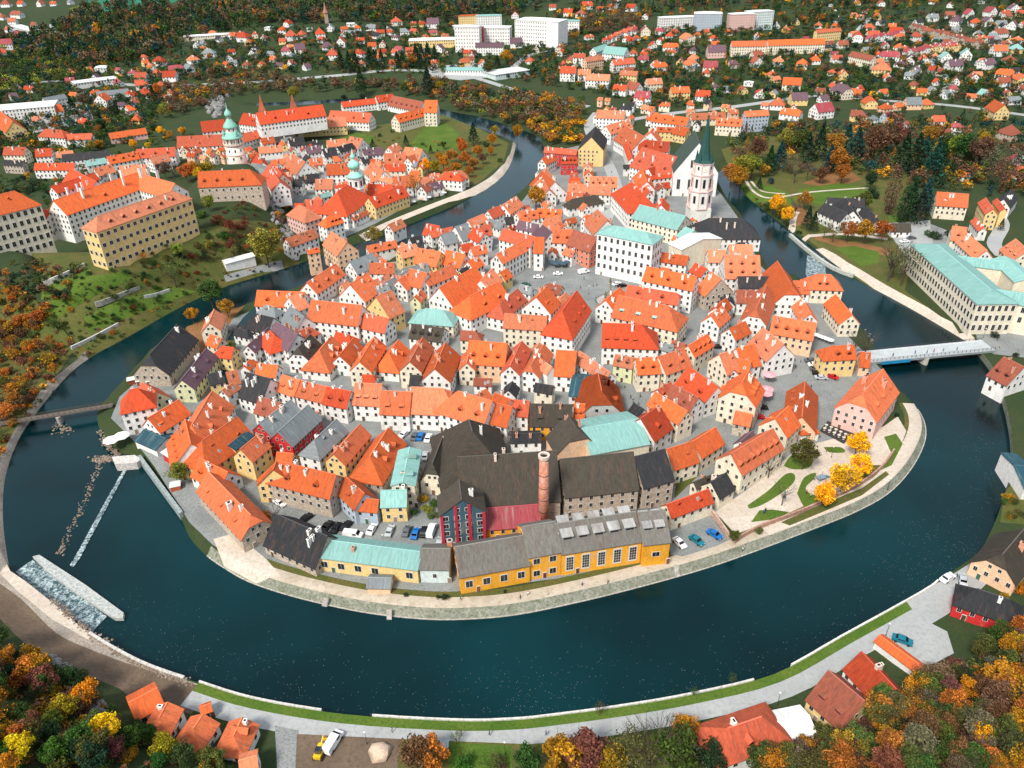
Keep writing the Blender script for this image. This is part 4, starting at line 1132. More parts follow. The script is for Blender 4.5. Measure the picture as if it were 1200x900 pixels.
def build_far(rec, group):
    P, Q, L, hw, s, gr, zr, he, rc, wc, ends, ex = rec; c = (P + Q) / 2; d = Q - P; a = math.atan2(d.y, d.x)
    root = empty('house', (c.x, c.y, gr), a); inv = (Matrix.Translation((c.x, c.y, gr)) @ Matrix.Rotation(a, 4, 'Z')).inverted()
    geo = build_wing(root, inv, rec, True); FOOT.append((root, geo[8].inverted(), geo[1], geo[2], geo[3], geo[4]))
    u, v = proj(c + Vector((0, 0, he))); shape = {'gg': 'gabled', 'hh': 'hipped'}.get(ends, 'half hipped')
    REG.append((root, 'house', u, v, f"{WALLC[wc][1]} house with {ROOFC[rc][1]} {shape if rc!='W' else 'flat'} roof", c)); tag(root, None, 'terraced house' if 'terraced' in group else 'suburban house', group); root.name = 'terraced_house' if 'terraced' in group else 'suburban_house'
    return (root, [(geo, ex, wc)], True)
ALL = []
pick_ = random.choice
ALL += build_houses(parse_houses(TOWN), 'houses of the old town inside the river loop')
ALL += build_houses(parse_houses(CASTLE_T), 'wings of the castle and monastery')
ALL += build_houses(parse_houses(LATRAN), 'houses of the quarter below the castle')
ALL += build_houses(parse_houses(NECK), 'houses along the road out of town')
ALL += build_houses(parse_houses(BREW), 'brewery buildings and riverside houses')
ALL += build_houses(parse_houses(BLOCKS), 'large modern blocks in the suburbs', True)
CHURCH = '''
@c
878 668 855 610 772 880 17 V w tan=1.35 c=0 nd sp=7 ww=2.2 wh=7 ns=1 name=church label=white_gothic_church_nave_with_steep_dark_green_roof_behind_the_spired_tower
372 642 392 592 425 715 13 K y c=0 nd name=church label=yellow_gabled_church_with_black_roof_near_the_upper_river_bend
'''
ALL += build_houses(parse_houses(CHURCH), 'churches')
for ln in VILL.strip().splitlines():
    t = TILES[ln[0]]
    for it in ln[2:].split(';'):
        a = it.split(); cx, cy = t[0] + float(a[0]) / t[2], t[1] + float(a[1]) / t[2]
        p = un(cx, cy)
        ALL.append(build_far(far_rec(cx, cy, float(a[2]) * 4 / t[2], a[3], a[4]), 'suburban houses on the hillsides'))
for t, A, B, n, rc, wc, w in ROWS:
    t = TILES[t]; pa = un(t[0] + A[0] / t[2], t[1] + A[1] / t[2], 4); pb = un(t[0] + B[0] / t[2], t[1] + B[1] / t[2], 4); ang = math.atan2(pb.y - pa.y, pb.x - pa.x)
    for k in range(n):
        f = (k + .5) / n; cx, cy = t[0] + (A[0] * (1 - f) + B[0] * f) / t[2], t[1] + (A[1] * (1 - f) + B[1] * f) / t[2]
        r = list(far_rec(cx, cy, w, rc, wc, ang + math.pi / 2, .9, 6)); ALL.append(build_far(tuple(r), 'terraced rows of houses on the upper right hillside'))
EXC = [wpoly(q) for q in ([(600,330),(640,310),(705,315),(757,335),(730,352),(705,395),(695,440),(672,432),(700,372),(660,348),(600,352)],[(698,440),(735,452),(772,463),(765,482),(742,494),(720,488)],[(835,415),(848,365),(862,380),(858,412),(840,425)],
  [(898,415),(972,408),(1005,435),(965,485),(975,530),(935,530),(922,470),(900,505),(880,500),(890,440)],[(345,595),(525,598),(525,648),(345,632)],[(262,530),(300,575),(352,598),(345,620),(290,602)],[(372,465),(470,495),(560,505),(630,500),(625,515),(470,525),(370,482)],[(695,170),(725,170),(735,230),(715,320),(695,310)])]
FILL = [wpoly(q) for q in ([(440,315),(560,272),(612,242),(690,190),(745,175),(785,240),(850,275),(880,305),(895,345),(890,420),(880,480),(845,520),(790,560),(700,500),(540,500),(400,520),(290,560),(205,515),(225,460),(300,385),(350,345)],[(340,180),(480,190),(520,215),(450,250),(400,272),(330,250),(290,210)],[(120,200),(240,180),(340,165),(340,180),(280,200),(190,190)],[(690,120),(860,130),(900,160),(760,150),(700,150)])]
FARF = [wpoly(q) for q in ([(560,30),(700,42),(900,30),(1200,8),(1210,60),(1000,120),(860,118),(700,100),(560,88)],[(210,40),(300,38),(560,36),(560,80),(400,80),(250,78)],[(0,30),(60,30),(60,55),(0,70)],[(0,90),(180,70),(230,90),(180,150),(20,150)],[(1000,60),(1210,40),(1210,125),(1030,115)])]
nc_ = 0; t_ = 0
while nc_ < 190 and t_ < 6000:
    t_ += 1; po = FARF[random.choices(range(5), [8, 4, 1, 2, 5])[0]]; u_ = None; xs = [p[0] for p in po]; ys = [p[1] for p in po]; x = random.uniform(min(xs), max(xs)); y = min(ys) + (max(ys) - min(ys)) * random.random()
    if not in1(x, y, po): continue
    g_ = h1(x, y)
    if blocked(Vector((x, y, g_ + 2)), None, 9): continue
    u_, v_ = proj((x, y, g_ + 3)); k_ = random.random(); rc = pick_(['R', 'R', 'O', 'O', 'S', 'M', 'B', 'P', 'G', 'K']); wc = pick_(['w', 'w', 'w', 'c', 'y'])
    r_ = far_rec(u_, v_, 4 * 10.5 * F0 / (Vector((x, y, g_)) - Vector((0, 0, H))).dot(CF), rc, wc); b_ = build_far(r_, 'small cottages scattered on the far slopes'); b_[0].name = 'cottage'; b_[0]['category'] = 'cottage'; REG[-1] = REG[-1][:4] + (REG[-1][4].replace(' house ', ' cottage '),) + REG[-1][5:]; ALL.append(b_); nc_ += 1
print('cottages', nc_)
nf = 0
for t_ in range(9000):
    if nf >= 170: break
    po = FILL[random.choices(range(4), [8, 2, 1, 1])[0]]; xs = [p[0] for p in po]; ys = [p[1] for p in po]; x = random.uniform(min(xs), max(xs)); y = random.uniform(min(ys), max(ys))
    if not inpoly([(x, y)], po)[0] or any(inpoly([(x, y)], e)[0] for e in EXC): continue
    near = sorted(FOOT, key=lambda f: (f[1] @ Vector((x, y, 0))).length)[0]; wd = near[1].inverted().to_3x3() @ Vector((1, 0, 0)); a = math.atan2(wd.y, wd.x) + random.choice([0, math.pi / 2])
    L = random.uniform(3.6, 8.5) if t_ < 4500 else random.uniform(3.2, 5); hw = random.uniform(2.0, 3.6) if t_ < 4500 else random.uniform(1.7, 2.4); d = Vector((math.cos(a), math.sin(a), 0)); n_ = Vector((-d.y, d.x, 0)); g_ = h1(x, y); ok = True; c0 = Vector((x, y, g_ + 2))
    for i in (-1, -.5, 0, .5, 1):
        for j in (-1, 0, 1):
            if blocked(c0 + d * (L / 2 * i) + n_ * (hw * j), None): ok = False; break
        if not ok: break
    if not ok: continue
    he = random.uniform(4, 7.5); zr = he + hw * .95; s = 1 if n_.dot(Vector((-x, -y, 0))) > 0 else -1
    rec = (Vector((x, y, g_ + zr)) - d * L / 2, Vector((x, y, g_ + zr)) + d * L / 2, L, hw, s, g_, zr, he, pick_(['O', 'O', 'O', 'S', 'S', 'R', 'B', 'G', 'K']), pick_(['w', 'w', 'w', 'c', 'c', 's', 'y']), random.choice(['gg', 'gg', 'gh', 'kg']), {'c': random.choice([0, 1, 1])})
    r_ = build_far(rec, 'houses of the old town inside the river loop'); r_[0].name = 'courtyard_building'; r_[0]['category'] = 'courtyard building'; r_[0]['group'] = 'small courtyard buildings of the old town'; REG[-1] = REG[-1][:4] + (REG[-1][4].replace(' house ', ' courtyard building '),) + REG[-1][5:]; ALL.append((r_[0], r_[1], False)); nf += 1
print('filler', nf)
nwin = 0
for root, geos, far in ALL:
    for geo, ex, wc in geos:
        nwin += add_windows(root, geo, ex, wc, far)
        if ex.get('stripes'):
            ml, x0, x1, hw, he, zr, tan, ext, W = geo
            for (x, sg) in ((x0, -1), (x1, 1)):
                nrm = W.to_3x3() @ Vector((sg, 0, 0))
                if nrm.y > 0: continue
                for y in (-hw + .5, -hw * .3, hw * .3, hw - .5): child('pilaster', UM['ridge'], root, ml @ TR(x + sg * .1, y, (he + (hw - abs(y)) * tan) / 2 - .3, 0, 0, (.5, 1.0, he + (hw - abs(y)) * tan - .6)), (.42, .03, .05))
                child('plinth', UM['ridge'], root, ml @ TR(x + sg * .15, 0, .8, 0, 0, (.5, hw * 2 + .3, 2.0)), (.75, .74, .7))
print('windows', nwin, 'houses', len(ALL))

# ------------------------------------------------------------------ landmarks
def part(root, name, mb, mats, color=None, sm=False):
    o = bpy.data.objects.new(name, mb.mesh(name, mats, sm)); COL.objects.link(o); o.parent = root
    if color: o.color = (*color, 1)
    return o
GRN = (.26, .55, .45); WHT = (.78, .76, .70)
def wins(root, r, z, n, w, h, rot=0, color=None, sq=False):
    for k in range(n):
        a = rot + 2 * math.pi * k / n; child('window', UM['w1'], root, TR(r * math.cos(a), r * math.sin(a), z, a + math.pi / 2, 0, (w, 1, h)))
def col_h(b, v):
    lo, hi = 1, 80
    for _ in range(30):
        mz = (lo + hi) / 2
        if proj((b.x, b.y, b.z + mz))[1] > v: lo = mz
        else: hi = mz
    return lo
# castle tower
b = un(281, 203, 0); g0 = h1(b.x, b.y)
root = tag(empty('castle_tower', (b.x, b.y, g0)), 'round painted castle tower with green copper tiers and arcaded gallery', 'tower')
m = MB(); m.lathe([(8.6, -4), (8.2, 8), (7.6, 22)], 24); sh = part(root, 'shaft', m, [MWALL], (.80, .72, .62), True)
for z in (8.2, 14.5, 21.3):
    m = MB(); m.lathe([(8.3 - z * .02, z), (8.7 - z * .02, z + .25), (8.3 - z * .02, z + .6)], 24); part(root, 'cornice', m, [MPLAIN], (.55, .30, .22))
wins(root, 7.95, 12, 8, 1.5, 3.0); wins(root, 7.75, 18.2, 10, 1.2, 2.0)
m = MB(); m.lathe([(8.5, 22), (8.6, 22.4), (8.6, 23.4), (8.3, 23.4), (8.3, 22.6)], 24, cap=False); part(root, 'gallery_rail', m, [MPLAIN], (.7, .6, .5))
m = MB(); m.lathe([(6.2, 22), (6.2, 27.4)], 24); part(root, 'drum', m, [MWALL], (.78, .70, .62))
for k in range(12):
    a = 2 * math.pi * k / 12; m = MB(); m.lathe([(.35, 0), (.3, 4.6)], 8, (7.9 * math.cos(a), 7.9 * math.sin(a), 22.4)); part(root, 'column', m, [MPLAIN], (.82, .74, .64))
wins(root, 6.2, 24.7, 12, 1.1, 3.0)
m = MB(); m.lathe([(8.6, 27.0), (8.6, 27.5), (7.4, 28.6), (5.4, 31.2)], 24); part(root, 'lower_roof', m, [MMETAL], GRN, True)
m = MB(); m.lathe([(4.9, 30), (4.9, 34.6)], 16); part(root, 'upper_drum', m, [MWALL], (.78, .70, .62)); wins(root, 4.85, 33, 8, 1.1, 1.8)
m = MB(); m.lathe([(5.9, 34.5), (5.8, 35), (4.8, 36.8), (3.0, 38.6), (2.2, 40.2)], 20); part(root, 'upper_roof', m, [MMETAL], GRN, True)
m = MB(); m.lathe([(1.8, 39.5), (1.8, 42.3)], 10); part(root, 'lantern', m, [MWALL], (.6, .62, .5)); wins(root, 1.75, 41, 6, .8, 1.6)
m = MB(); m.lathe([(2.4, 42.2), (2.9, 43.6), (2.4, 45.2), (1.2, 46.4), (.4, 47.6), (.3, 49), (.05, 52)], 14); part(root, 'cupola', m, [MMETAL], GRN, True)
for sx, sy in ((-1, -1), (1, -1), (1, 1), (-1, 1)):
    m = MB(); m.lathe([(.9, 0), (.9, 1.8), (1.2, 1.9), (.9, 3), (.1, 5)], 8, (sx * 5, sy * 5, 29)); part(root, 'turret', m, [MMETAL], GRN)
root.scale = (.92, .92, col_h(Vector((b.x, b.y, g0)), 120) / 52)
# slim green domed tower
b = un(421, 246, 0); root = tag(empty('church_tower', (b.x, b.y, h1(b.x, b.y)), .2), 'slim white octagonal tower with green onion dome and lantern', 'tower')
m = MB(); m.lathe([(5.2, -3), (5.1, 27)], 8, rot=math.pi / 8); part(root, 'shaft', m, [MWALL], (.74, .78, .76))
for z in (9, 18, 26.6): m = MB(); m.lathe([(5.5, z), (5.7, z + .6)], 8, rot=math.pi / 8); part(root, 'cornice', m, [MPLAIN], (.82, .82, .78))
for z in (6, 13.5, 22.5): wins(root, 4.75, z, 8, 1.6, 4.2)
m = MB(); m.lathe([(5.8, 27.1), (4.9, 28.4), (3.4, 29.6), (2.9, 31)], 16); part(root, 'lower_roof', m, [MMETAL], (.3, .66, .55), True)
m = MB(); m.lathe([(2.7, 31), (2.7, 33.8)], 8); part(root, 'lantern', m, [MWALL], (.7, .74, .66)); wins(root, 2.6, 32.4, 8, .9, 1.8)
m = MB(); m.lathe([(3.2, 33.7), (4.0, 35.4), (4.0, 37), (3.0, 38.8), (1.4, 40), (1.1, 41.4), (1.7, 42.3), (1.6, 43.4), (.5, 45), (.05, 49)], 16); part(root, 'onion_dome', m, [MMETAL], (.3, .66, .55), True)
root.scale = (1, 1, col_h(b, 174) / 49)
# spired church tower
b = un(817, 258, 0); root = tag(empty('church_tower', (b.x, b.y, h1(b.x, b.y)), .06), 'tall white tower with pink corners, clock and needle thin green spire', 'tower')
PK = (.72, .48, .44)
m = MB(); m.box((0, 0, 5), (13.5, 13.5, 16)); part(root, 'base', m, [MWALL], WHT)
m = MB(); m.lathe([(7.7, 13), (7.7, 28)], 8, rot=math.pi / 8); part(root, 'lower_stage', m, [MWALL], WHT)
m = MB(); m.lathe([(6.9, 28), (6.9, 42)], 8, rot=math.pi / 8); part(root, 'upper_stage', m, [MWALL], WHT)
m = MB(); m.lathe([(6.4, 42), (6.4, 52)], 8, rot=math.pi / 8); part(root, 'belfry', m, [MWALL], WHT)
for r, z in ((8.2, 12.8), (8.2, 27.8), (7.4, 41.7), (7.0, 51.6)): m = MB(); m.lathe([(r, z), (r, z + .7)], 8, rot=math.pi / 8); part(root, 'cornice', m, [MPLAIN], PK)
for r, z0, z1 in ((7.75, 13, 28), (6.95, 28, 42), (6.45, 42, 52)):
    for k in range(8):
        a = math.pi / 8 + k * math.pi / 4; m = MB(); m.box((r * math.cos(a), r * math.sin(a), (z0 + z1) / 2), (.6, .6, z1 - z0), 0, a); part(root, 'corner_strip', m, [MPLAIN], PK)
wins(root, 7.12, 21, 8, 2.0, 7); wins(root, 6.4, 35, 8, 1.9, 8); wins(root, 5.9, 48, 4, 1.4, 3, math.pi / 4)
for k in range(4):
    a = k * math.pi / 2 - math.pi / 2; M_ = TR(6.0 * math.cos(a), 6.0 * math.sin(a), 47, a + math.pi / 2); m = MB(); m.lathe([(1.7, 0), (1.7, .15)], 20, mi=0); m.box((0, .5, .2), (.18, 1.1, .06), 1); m.box((.35, 0, .2), (.8, .18, .06), 1)
    cl = part(root, 'clock', m, [MPLAIN, MDARK], (.12, .12, .12)); cl.matrix_local = M_ @ Matrix.Rotation(math.pi / 2, 4, 'X'); cl.color = (.85, .82, .7, 1)
m = MB(); m.lathe([(7.0, 52.3), (4.8, 54.5), (3.5, 60), (2.5, 69), (1.4, 80), (.5, 89), (.1, 91)], 8, rot=math.pi / 8); part(root, 'spire', m, [MPLAIN], (.022, .075, .068))
for k in range(4):
    a = math.pi / 4 + k * math.pi / 2; m = MB(); m.lathe([(1.1, 0), (1.0, 3), (.05, 10)], 6, (5.2 * math.cos(a), 5.2 * math.sin(a), 52)); part(root, 'pinnacle', m, [MPLAIN], (.022, .075, .068))
root.scale = (.95, .95, col_h(b, 136) / 90)
# square monastery tower and small spires
def spiretower(u, v, w, hs, hp, label, col, rc):
    b = un(u, v); root = tag(empty('church_tower', (b.x, b.y, h1(b.x, b.y)), .3), label, 'tower')
    m = MB(); m.box((0, 0, hs / 2 - 2), (w, w, hs + 4)); part(root, 'shaft', m, [MWALL], col)
    m = MB(); m.lathe([(w * .78, hs - .3), (w * .5, hs + hp * .2), (w * .22, hs + hp * .6), (.05, hs + hp)], 4 if w > 5 else 8, rot=math.pi / 4 + 0); part(root, 'spire', m, [MROOF], rc)
    for k in range(4): a = k * math.pi / 2; child('window', UM['w1'], root, TR(w * .5 * math.cos(a), w * .5 * math.sin(a), hs * .8, a + math.pi / 2, 0, (w * .22, 1, hs * .14)))
spiretower(350, 163, 9, 22, 17, 'square cream monastery tower with pointed brown red spire', (.78, .66, .5), (.4, .11, .06))
spiretower(311, 150, 6, 16, 15, 'small cream turret with red cone spire at the castle range', (.78, .66, .5), (.55, .13, .06))
spiretower(383, 27, 5, 14, 14, 'brown stone chapel spire on the far hillside below the forest', (.4, .3, .25), (.4, .2, .15))
# brick chimney
b = un(637, 619); hh = col_h(b, 533); root = tag(empty('factory_chimney', b), 'tall round red brick factory chimney standing among the brewery roofs', 'chimney')
m = MB(); m.lathe([(1.95, -1), (1.45, hh - 1.4)], 20); part(root, 'shaft', m, [MSTONE], (.50, .20, .13), True)
m = MB(); m.lathe([(1.5, hh - 1.4), (1.85, hh - 1.0), (1.85, hh), (1.2, hh), (1.2, hh - .8)], 20, cap=False); part(root, 'crown', m, [MPLAIN], (.62, .5, .42))
m = MB(); m.lathe([(1.2, hh - .7), (1.2, hh - .65)], 16); part(root, 'flue', m, [MDARK])
m = MB(); m.box((0, 0, 1.2), (4.4, 4.4, 3)); part(root, 'plinth', m, [MSTONE], (.42, .28, .22))
for z in (8, 13, 18, 23, 28):
    if z < hh - 3: m = MB(); r = 1.95 - .5 * z / hh + .04; m.lathe([(r, z), (r, z + .22)], 20); part(root, 'iron_band', m, [MIRON])
b = un(529, 660); hh = col_h(b, 634); root = tag(empty('brick_chimney', b), 'square brick chimney with pale cap against the left orange brewery wing', 'chimney')
m = MB(); m.box((0, 0, hh / 2), (1.6, 1.6, hh)); part(root, 'shaft', m, [MSTONE], (.6, .2, .08)); m = MB(); m.lathe([(1.0, hh), (1.0, hh + .4)], 14); m.lathe([(.6, hh + .41), (.6, hh + .45)], 12, mi=1); part(root, 'cap', m, [MPLAIN, MDARK], (.5, .42, .36))
# plague column
b = un(714, 353); root = tag(empty('plague_column', b), 'dark stone plague column with figures on stepped base in the main square', 'monument')
m = MB(); [m.lathe([(4.6 - i * .7, i * .35), (4.6 - i * .7, i * .35 + .35)], 8, rot=.4) for i in range(4)]; part(root, 'steps', m, [MSTONE], (.4, .38, .34))
m = MB(); m.lathe([(1.8, 1.4), (1.5, 3), (1.9, 3.3), (.9, 3.6), (.6, 4.6)], 8); part(root, 'pedestal', m, [MSTONE], (.25, .22, .18))
m = MB(); m.lathe([(.45, 4), (.38, 9.5), (.7, 9.8), (.6, 10.2)], 12); part(root, 'column', m, [MSTONE], (.3, .28, .22))
for k in range(7):
    a = k * math.pi / 3.5; m = MB(); m.lathe([(.36, 0), (.45, .5), (.3, 1.2), (.34, 1.6), (.15, 1.9), (.2, 2.1), (.17, 2.35), (.02, 2.5)], 8, ((1.5 if k else 0) * math.cos(a), (1.5 if k else 0) * math.sin(a), 2.4 if k else 10.2)); part(root, 'statue', m, [MPLAIN], (.14, .13, .1), True)
m = MB()
for k in range(24): a = k * math.pi / 12; m.box((4.9 * math.cos(a), 4.9 * math.sin(a), .5), (.1, .1, 1)); m.tube((4.9 * math.cos(a), 4.9 * math.sin(a), .95), (4.9 * math.cos(a + math.pi / 12), 4.9 * math.sin(a + math.pi / 12), .95), .05, .05, 4)
part(root, 'railing', m, [MIRON])

root.scale = (1.5, 1.5, 1.05)
# ------------------------------------------------------------------ bridges, weirs, piers
def slab(mb, quad, z0, z1, mi=0):
    v = [(*q, z0) for q in quad] + [(*q, z1) for q in quad]; mb.add(v, [(3, 2, 1, 0), (4, 5, 6, 7), (0, 1, 5, 4), (1, 2, 6, 5), (2, 3, 7, 6), (3, 0, 4, 7)], mi)
def bridge(pa, pb, w, z, label, col, rails, pierpx, wood=False, group=None):
    A = unz(*pa, z); B = unz(*pb, z); d = B - A; L = d.length; a = math.atan2(d.y, d.x)
    root = tag(empty('wooden_footbridge' if wood else 'road_bridge', (A.x, A.y, 0), a), label, 'bridge')
    m = MB(); m.box((L / 2, 0, z - .35), (L, w, .6)); part(root, 'deck', m, [MWOOD if wood else MPLAIN], col)
    if not wood: m = MB(); [m.box((L / 2, s * (w / 2 - .9), z - 1.1), (L, 1.2, .9)) for s in (-1, 1)]; part(root, 'girder', m, [MPLAIN], (.3, .34, .35))
    if not wood:
        for s in (-1, 1): m = MB(); m.box((L / 2, s * (w / 2 - .9), z + .03), (L, 1.6, .14)); part(root, 'pavement', m, [MPLAIN], (.48, .5, .5))
    for s in (-1, 1):
        m = MB(); n = int(L / 2)
        for k in range(n + 1): m.box((k * L / n, s * (w / 2 - .1), z + .55), (.14, .14, 1.2))
        m.box((L / 2, s * (w / 2 - .1), z + 1.1), (L, .12, .1)); m.box((L / 2, s * (w / 2 - .1), z + .6), (L, .08, .07)); part(root, 'railing', m, [MWOOD if wood else MIRON], (.12, .08, .05) if wood else None)
    for px in pierpx:
        t = ((unz(*px, WATER)) - A).dot(d) / L; m = MB(); m.lathe([(1, -8), (1, z - .9)], 14); 
        v = [(x * (1.2 if wood else 1.7) , y * (w * .5 + (.6 if not wood else 1)), zz) for x, y, zz in m.v]; m.v = [(x + t, y, zz) for x, y, zz in v]; part(root, 'pier', m, [MSTONE], (.42, .40, .36))
    return root, A, B, a
r_, A, B, a = bridge((1012, 418), (1158, 404), 9.5, 1.6, 'grey concrete road bridge with railings and one round pier at the right', (.44, .47, .47), 1, [(1090, 432)])
m = MB(); m.box((13, -4.9, .35), (14, .08, 1.6)); bn = part(r_, 'blue_banner', m, [MPAINT], (.02, .22, .42))
bridge((-14, 498), (132, 474), 2.6, 1.2, 'narrow dark wooden footbridge crossing the river at the left edge', (.16, .13, .11), 1, [(68, 505)], True)
bridge((268, 388), (284, 384), 2, .6, 'tiny footbridge over the mill race left of the old town', (.2, .17, .14), 1, [], True)
def sheet(name, px, z, mats, kind='structure', th=None, color=None):
    q = [tuple(unz(u, v, z)[:2]) for u, v in px]; m = MB(); n = len(q); b0 = z - (th or .4)
    v = [(*p, z) for p in q] + [(*p, b0) for p in q]
    m.add(v, [tuple(range(n)), tuple(range(n, 2 * n))[::-1]] + [(i, (i + 1) % n, n + (i + 1) % n, n + i) for i in range(n)])
    o = link(name, m.mesh(name, mats), color=color)
    if kind: tag(o, kind=kind)
    return o
sheet('weir_water', [(147, 546), (150, 548), (93, 655), (86, 664), (82, 662), (92, 645), (122, 590)], WATER + .3, [MFOAM])
sheet('weir_water', [(18, 670), (38, 656), (125, 722), (108, 741), (70, 713), (32, 682)], WATER + .25, [MFOAM])
sheet('weir_water', [(946, 299), (966, 303), (969, 331), (950, 337), (944, 320)], WATER + .25, [MFOAM])
tag(sheet('concrete_pier', [(38, 652), (46, 650), (100, 685), (145, 718), (144, 724), (134, 724), (90, 695), (60, 673)], -1.7, [MSTONE], None, 5, (.42, .44, .42)), 'long pale concrete pier pointing across the river beside the fish steps', 'pier')
tag(sheet('stone_jetty', [(131, 535), (158, 533), (165, 538), (160, 542), (135, 544)], .2, [MSTONE], None, 6, (.55, .52, .48)), 'small stone jetty below the mill café at the weir head', 'jetty')
for k, (t0, t1, b1, b0) in enumerate([((379,700),(385,701),(383,711),(377,710)), ((453,714),(459,714),(459,726),(453,726)), ((789,662),(794,661),(797,675),(792,677))]):
    q = [unz(*t0, .15), unz(*t1, .15), unz(*b1, WATER + .1), unz(*b0, WATER + .1)]; m = MB(); v = [tuple(p) for p in q] + [(p.x, p.y, p.z - .8) for p in q]
    m.add(v, [(0, 1, 2, 3), (7, 6, 5, 4), (0, 4, 5, 1), (1, 5, 6, 2), (2, 6, 7, 3), (3, 7, 4, 0)]); o = link('river_steps', m.mesh('river_steps', [MSTONE]), color=(.4, .37, .33))
    tag(o, ['concrete steps down the embankment below the green roofed house, left flight', 'concrete steps down the embankment near the whitewashed house', 'concrete steps down the embankment below the blue cars'][k], 'steps', 'steps down the river embankment')
# small channel of dark mill race
sheet('mill_race', [(268, 452), (258, 455), (262, 420), (268, 395), (285, 372), (300, 358), (304, 362), (292, 380), (277, 400), (270, 430)], .25, [MWATER])
def blob(mb, c, r, rnd, mi=0, sq=.6):
    v = []; n = 6; z = [(-.9, .3), (-.2, .95), (.45, .75), (.85, .25)]
    for h_, rr in z:
        for k in range(n): a = 2 * math.pi * k / n + rnd.random() * .5; q = rr * r * rnd.uniform(.75, 1.15); v.append((c[0] + q * math.cos(a), c[1] + q * math.sin(a), c[2] + h_ * r * sq))
    mb.add(v, [(i * n + k, i * n + (k + 1) % n, (i + 1) * n + (k + 1) % n, (i + 1) * n + k) for i in range(3) for k in range(n)] + [tuple(range(3 * n, 4 * n))], mi)
rnd = random.Random(5); m = MB()
def strew(pts_, n, wd, r0, r1, z=WATER):
    for _ in range(n):
        k = rnd.randrange(len(pts_) - 1); f = rnd.random(); u = pts_[k][0] * (1 - f) + pts_[k + 1][0] * f + rnd.gauss(0, wd); v = pts_[k][1] * (1 - f) + pts_[k + 1][1] * f + rnd.gauss(0, wd * .7)
        p = unz(u, v, z); blob(m, (p.x, p.y, z), rnd.uniform(r0, r1), rnd)
strew([(118, 542), (110, 560), (100, 585), (88, 612), (75, 638), (68, 650)], 200, 2.4, .15, .5); strew([(112, 540), (130, 536)], 130, 3.5, .2, .7); strew([(62, 505), (75, 500), (82, 508)], 60, 4, .2, .7)
strew([(116, 505), (125, 522), (140, 534)], 160, 2, .2, .6, WATER + 1); strew([(1015, 395), (1020, 405), (1010, 388)], 60, 3, .3, .7); strew([(60, 702), (110, 745), (160, 778), (225, 803)], 500, 3, .15, .55, 0)
tag(link('river_boulders', m.mesh('river_boulders', [MSTONE]), color=(.20, .15, .11)), 'brown boulders strewn along the weirs and banks', 'boulders', kind='stuff')
# floating leaves
vs = []; fs = []
L_ = [(-4.0, B2_w)]
for _ in range(2000):
    i = rnd.randrange(10, len(B2_w) - 6); p = B2_w[i]; q = B2_w[i + 1]; f = rnd.random(); d = abs(rnd.gauss(0, 11)) + .8
    nx, ny = -(q[1] - p[1]), q[0] - p[0]; l = math.hypot(nx, ny) + 1e-6; x = p[0] + (q[0] - p[0]) * f + nx / l * d; y = p[1] + (q[1] - p[1]) * f + ny / l * d; s = rnd.uniform(.035, .1); a = rnd.random() * 3
    o = len(vs); vs += [(x + s * math.cos(a + k * math.pi / 2), y + s * math.sin(a + k * math.pi / 2), WATER + .03) for k in range(4)]; fs.append((o, o + 1, o + 2, o + 3))
tag(link('floating_leaves', pymesh('floating_leaves', vs, fs, [MPLAIN]), color=(.26, .28, .25)), 'pale fallen leaves floating on the river near the lower bank', 'leaves', kind='stuff')
# ------------------------------------------------------------------ vehicles
def car_meshes(van=False):
    L, Wd, Hh = (5.4, 2.0, 2.1) if van else (4.5, 1.8, 1.45); m = MB()
    if van: prof = [(-L/2, .4), (-L/2, 1.9), (-L/2 + .15, 2.05), (1.1, 2.1), (1.9, 1.35), (L/2 - .1, 1.1), (L/2, .8), (L/2, .4)]
    else: prof = [(-L/2, .35), (-L/2, .85), (-L/2 + .15, .95), (-1.55, 1.02), (-1.0, 1.42), (.45, 1.45), (1.15, .98), (2.05, .85), (L/2, .65), (L/2, .35)]
    n = len(prof); ins = lambda z: .12 if z > 1.2 else 0
    v = [(x, -Wd/2 + ins(z), z) for x, z in prof] + [(x, Wd/2 - ins(z), z) for x, z in prof]
    m.add(v, [tuple(range(n)), tuple(range(n, 2*n))[::-1]] + [(i, n + i, n + (i+1) % n, (i+1) % n) for i in range(n)]); body = m.mesh('body', [MPAINT])
    g = MB()
    if van:
        g.add([(1.2, -.8, 2.04), (1.2, .8, 2.04), (1.86, .85, 1.42), (1.86, -.85, 1.42)], [(0, 1, 2, 3), (3, 2, 1, 0)]); g.v = [(x + .03, y, z + .04) for x, y, z in g.v]
        for s in (-1, 1): g.box((.7, s * .93, 1.62), (.9, .12, .5))
    else:
        g.add([(.5, -.7, 1.43), (.5, .7, 1.43), (1.1, .78, 1.03), (1.1, -.78, 1.03), (-1.03, -.7, 1.4), (-1.03, .7, 1.4), (-1.5, .76, 1.07), (-1.5, -.76, 1.07)], [(0, 1, 2, 3), (3, 2, 1, 0), (4, 5, 6, 7), (7, 6, 5, 4)])
        g.v = [((x + .03) if x > 0 else x - .03, y, z + .03) for x, y, z in g.v]
        for s in (-1, 1): g.box((-.25, s * .83, 1.2), (1.5, .1, .32))
    glass = g.mesh('windows', [MGLASS]); w = MB(); w.lathe([(.33, -.11), (.33, .11)], 12); w.v = [(x, z, y) for x, y, z in w.v]; w.lathe([(0.01, 0), (0.01, .01)], 3)
    hl = MB(); hl.box((0, 0, 0), (.1, .35, .16)); return body, glass, w.mesh('wheel', [MTYRE]), hl.mesh('headlight', [MFRAME]), L, Wd
CM = {False: car_meshes(), True: car_meshes(True)}
